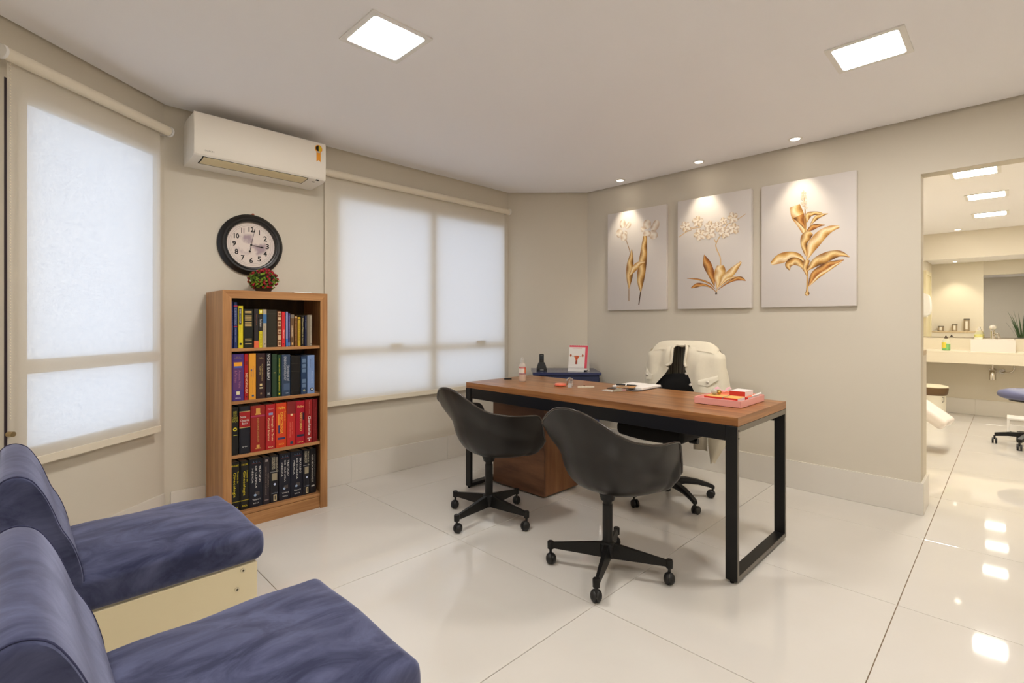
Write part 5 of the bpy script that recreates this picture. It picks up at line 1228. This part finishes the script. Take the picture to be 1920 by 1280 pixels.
sk = thing('washbasin', 'white rectangular vessel washbasin on the counter', 'sink', (8.33, .167, .838))
rows = [[(x, y, z) for x, y in ((a0, -b0), (a1, -b0), (a1, b0), (a0, b0))] for a0, a1, b0, z in ((.0, .36, .194, 0), (.0, .36, .194, .15), (.012, .348, .182, .152), (.02, .33, .17, .04))]
MB().grid(rows, True, True, True).build('basin', mat('ceramic', (224, 218, 208), .12), sk, smooth=25)
MB().lathe([(.02, .041), (.02, .043), (.0005, .043)], (.18, 0, 0), 16).build('drain', M_chrome, sk)
fa_ = thing('faucet', 'chrome pillar faucet with crystal knob behind the washbasin', 'faucet', (8.70, .175, .838))
MB().lathe([(.03, 0), (.03, .008), (.022, .012), (.02, .24), (.024, .245), (.018, .26), (.0005, .262)], seg=18).build('pillar', M_chrome, fa_, smooth=40)
MB().tube(smooth_line([(0, 0, .19), (-.05, -.03, .215), (-.10, -.05, .20), (-.13, -.06, .165)], 4), .012, 10).build('spout', M_chrome, fa_, smooth=True)
MB().sphere((0, 0, .292), .032, 12, 8).build('knob', mat('crystal_knob', (240, 236, 230), .08, metal=.6), fa_, smooth=20)
MB().tube([(.0, -.02, .06), (-.0, -.06, .07), (-.0, -.11, .10)], .008, 8).sphere((0, -.115, .108), .018, 10, 6).build('side_lever', M_chrome, fa_, smooth=True)

tp = thing('bottle_trap', 'chrome bottle trap hanging under the counter', 'drain trap', (8.52, .172, 0))
MB().tube([(0, 0, .689), (0, 0, .60)], .010, 12).build('tailpipe', M_chrome, tp, smooth=40)
MB().lathe([(.032, .49), (.032, .60), (.022, .612), (.0005, .613)], seg=20).build('trap_body', M_chrome, tp, smooth=40)
MB().tube([(0, 0, .58), (.284, 0, .58)], .014, 10).lathe([(.04, .0), (.04, .01)], (.284, 0, .58), 16, 'x').build('outlet_pipe', M_chrome, tp, smooth=40)
hs_ = thing('supply_hose', 'curved braided supply hose under the counter', 'hose', (8.78, .09, .575))
MB().tube(smooth_line([(.02, 0, 0), (-.04, -.01, -.005), (-.07, -.08, .01), (-.08, -.11, .06), (-.08, -.10, .113)], 5), .009, 10).build('hose', M_chrome, hs_, smooth=True)
MB().lathe([(.03, .024), (.03, .036), (.014, .02), (.014, .0)], (0, 0, 0), 16, 'x').build('valve', M_chrome, hs_, smooth=40)

def pump(label, x, y, z, r, h, liquid, lab, capc, level):
    t = thing('soap_bottle', label, 'soap bottle', (x, y, z))
    MB().lathe([(r * .9, .001), (r, .006), (r, h * .68), (r * .7, h * .78), (r * .34, h * .82), (r * .34, h * .86)], seg=18).build('bottle', mat('soap_clear_' + capc, (226, 226, 200), .15, alpha=.3), t, smooth=40)
    MB().lathe([(r * .88, .004), (r * .97, .008), (r * .97, h * level), (.0005, h * level)], seg=18).build('liquid', mat('soap_' + capc, liquid, .3), t, smooth=40)
    MB().lathe([(r * .45, h * .84), (r * .45, h * .90), (r * .16, h * .91), (r * .16, h * .97)], seg=14).tube([(0, 0, h * .97), (-r * .9, 0, h * .97)], r * .2, 8).build('pump', mat('pump_' + capc, {'dark': (60, 40, 30), 'white': (236, 232, 224)}[capc], .4), t, smooth=40)
    lbl = [[(-(r + .0006) * cos(a), (r + .0006) * sin(a), q) for a in [R(-5 + 85 * k / 8 if capc == 'dark' else -60 + 120 * k / 8) for k in range(9)]] for q in (h * .18, h * .56)]
    MB().grid(lbl).build('label', mat('soap_label_' + capc, lab, .5), t, smooth=True)
pump('green liquid soap bottle with yellow label and dark pump', 8.40, .595, .838, .042, .185, (40, 190, 50), (226, 206, 80), 'dark', .46)
pump('yellow liquid soap bottle with white pump behind the basin', 8.62, .30, .99 - .150, .043, .30, (220, 214, 70), (236, 232, 210), 'white', .68)

# canisters on the ledge, seen in the mirror
for lab, y, r, h in (('short wide steel canister on the ledge', 1.03, .045, .10), ('medium steel canister on the ledge', .82, .042, .14), ('tall steel canister on the ledge', .64, .045, .25)):
    t = thing('canister', lab, 'canister', (4.21, y, 1.018), 0, 'canisters on the ledge')
    MB().lathe([(r, .001), (r, h * .88)], seg=20).build('body', mat('canister_steel', (176, 160, 136), .35, metal=.5), t, smooth=40)
    MB().lathe([(r * 1.05, h * .88), (r * 1.05, h * .98), (r * .9, h), (.0005, h)], seg=20).build('lid', M_steel, t, smooth=40)
    rows = [[((r + .0006) * cos(a), (r + .0006) * sin(a), q) for a in [R(-24 + 48 * k / 6) for k in range(7)]] for q in (h * .15, h * .8)]
    MB().grid(rows).build('window', mat('canister_window', (232, 226, 214), .3), t, smooth=True)
nb = thing('notebook', 'black notebook lying on the ledge', 'notebook', (4.21, 1.115, 1.018))
MB().box(-.05, .05, -.04, .04, .001, .012, .001, 1).build('cover', M_darkgap, nb); MB().box(-.047, .0505, -.037, .0405, .003, .010).build('pages', M_paper, nb)

# paper towel dispenser on the exam room's left wall
pt = thing('towel_dispenser', 'white paper towel dispenser on the exam room wall', 'dispenser', (5.75, EY1, 1.32))
prof = smooth_line([(-.001, 0), (-.09, .0), (-.125, .06), (-.13, .2), (-.11, .35), (-.05, .40), (-.001, .40)], 4)
MB().prism(prof, -.14, .14, 'x').build('cover', M_white, pt, smooth=35)
MB().box(-.10, .10, -.08, -.02, -.03, .0).build('paper', M_paper, pt)

# round waste bin, white leg rest of the exam couch
bn_ = thing('waste_bin', 'white round bin with brown band and pale lid', 'bin', (8.06, .70, 0))
MB().lathe([(.125, .005), (.135, .34)], seg=28).build('drum', mat('bin_white', (232, 226, 208), .4), bn_, smooth=40)
MB().lathe([(.136, .305), (.150, .335), (.155, .385), (.150, .402)], seg=28).build('band', mat('bin_brown', (104, 80, 52), .5), bn_, smooth=40)
MB().lathe([(.157, .40), (.155, .412), (.10, .428), (.0005, .432)], seg=28).build('lid', mat('bin_lid', (226, 216, 190), .4), bn_, smooth=40)
text(bn_, 'bin_marking', 'CO', .035, .07, frame_M((-.137 * cos(R(52)), -.137 * sin(R(52)), .26), (sin(R(52)), -cos(R(52)), 0), (0, 0, 1)), M_ink)
ec = thing('exam_couch', 'white plastic leg rest of the exam couch showing beside the door jamb', 'exam couch', (6.20, .80, 0))
MB().rcube(-.16, .16, -.42, .06, -.05, .05, .036, 6, 4).build('leg_rest', mat('couch_plastic', (236, 228, 222), .18, spec=.6), ec, smooth=True, loc=(-.06, -.05, .50), rot=(R(36), 0, R(-8)))
MB().box(-.16, .5, -.14, .24, .0, .46, .03, 3).build('pedestal', mat('couch_plastic', (236, 228, 222), .18, spec=.6), ec, smooth=40)
MB().box(-.2, .5, -.16, .26, .50, .60, .03, 3).build('mattress', mat('couch_vinyl', (226, 222, 210), .4), ec, smooth=40)

# rolling stool and white step
sl = thing('rolling_stool', 'round blue rolling stool with black five-star base', 'stool', (6.888, -.125, 0))
MB().lathe([(.03, .458), (.20, .463), (.228, .478), (.236, .502), (.222, .53), (.16, .548), (.0005, .552)], seg=32).build('seat', mat('stool_vinyl', (92, 96, 130), .45), sl, smooth=50)
MB().lathe([(.15, .44), (.16, .462)], seg=24).build('seat_pan', M_black, sl)
MB().lathe([(.022, .12), (.022, .445)], seg=16).build('column', M_black, sl, smooth=40)
for k in range(5):
    a = R(90 + 72 * k); d = Vector((cos(a), sin(a), 0)); e = Vector((-sin(a), cos(a), 0)); rows = []
    for f, zc, hh, ww in ((0, .115, .024, .024), (.6, .108, .018, .020), (1, .09, .016, .016)):
        c = d * (.0 + .25 * f); rows.append([c + e * ww + Vector((0, 0, zc + hh)), c - e * ww + Vector((0, 0, zc + hh)), c - e * ww + Vector((0, 0, zc - hh)), c + e * ww + Vector((0, 0, zc - hh))])
    l_ = MB().grid(rows, True, True, True).build('leg', M_black, sl)
    q = d * .25; b = MB()
    for sg in (-1, 1): b.lathe([(.012, .004 * sg), (.028, .006 * sg), (.028, .019 * sg), (.0005, .021 * sg)], (q.x, q.y, .0285), 16, 'y')
    b.tube([q + Vector((0, 0, .04)), q + Vector((0, 0, .08))], .008, 8).build('caster', M_castor, l_, smooth=40)
sp = thing('step_stool', 'white metal step behind the rolling stool', 'step', (7.55, -.12, 0))
for q in ((-.12, .12, -.3, .16, .17, .19), (-.12, .12, .14, .16, .02, .17), (-.12, .12, -.3, -.28, .02, .17), (-.12, -.105, -.28, .14, .05, .12)):
    MB().box(*q, .002, 1).build('panel', M_white, sp)
for x in (-.1, .1):
    for y in (-.28, .14): MB().lathe([(.018, 0), (.014, .022)], (x, y, 0), 10).build('foot', M_darkgap, sp)

# plant behind the camera, caught in the mirror
random.seed(5)
pl = thing('potted_plant', 'tall potted plant with sword-shaped leaves in the far office corner', 'plant', (-1.25, -.22, 0))
MB().lathe([(.15, .001), (.19, .42), (.18, .43), (.165, .40)], seg=28).build('pot', mat('grey_pot', (120, 114, 106), .6), pl, smooth=40)
MB().lathe([(.166, .39), (.0005, .395)], seg=20).build('soil', mat('soil', (50, 38, 28), .9), pl)
for k in range(16):
    a = 2 * pi * k / 16 + random.uniform(-.2, .2); L = random.uniform(.7, 1.15); sp_ = random.uniform(.12, .42); rows = []
    for q in range(8):
        f = q / 7; c = Vector((cos(a) * sp_ * f ** 1.6 + .05 * cos(a), sin(a) * sp_ * f ** 1.6 + .05 * sin(a), .40 + L * f - .1 * sp_ * f * f)); e = Vector((-sin(a), cos(a), 0)) * .028 * (1 - f ** 2.2) * (.6 + .8 * f if f < .5 else 1); n = Vector((cos(a), sin(a), 0)) * .004
        rows.append([c - e, c + n, c + e])
    MB().grid(rows).build('leaf', mat('sword_leaf', (74, 100, 58), .5), pl, smooth=True)

finish_texts()
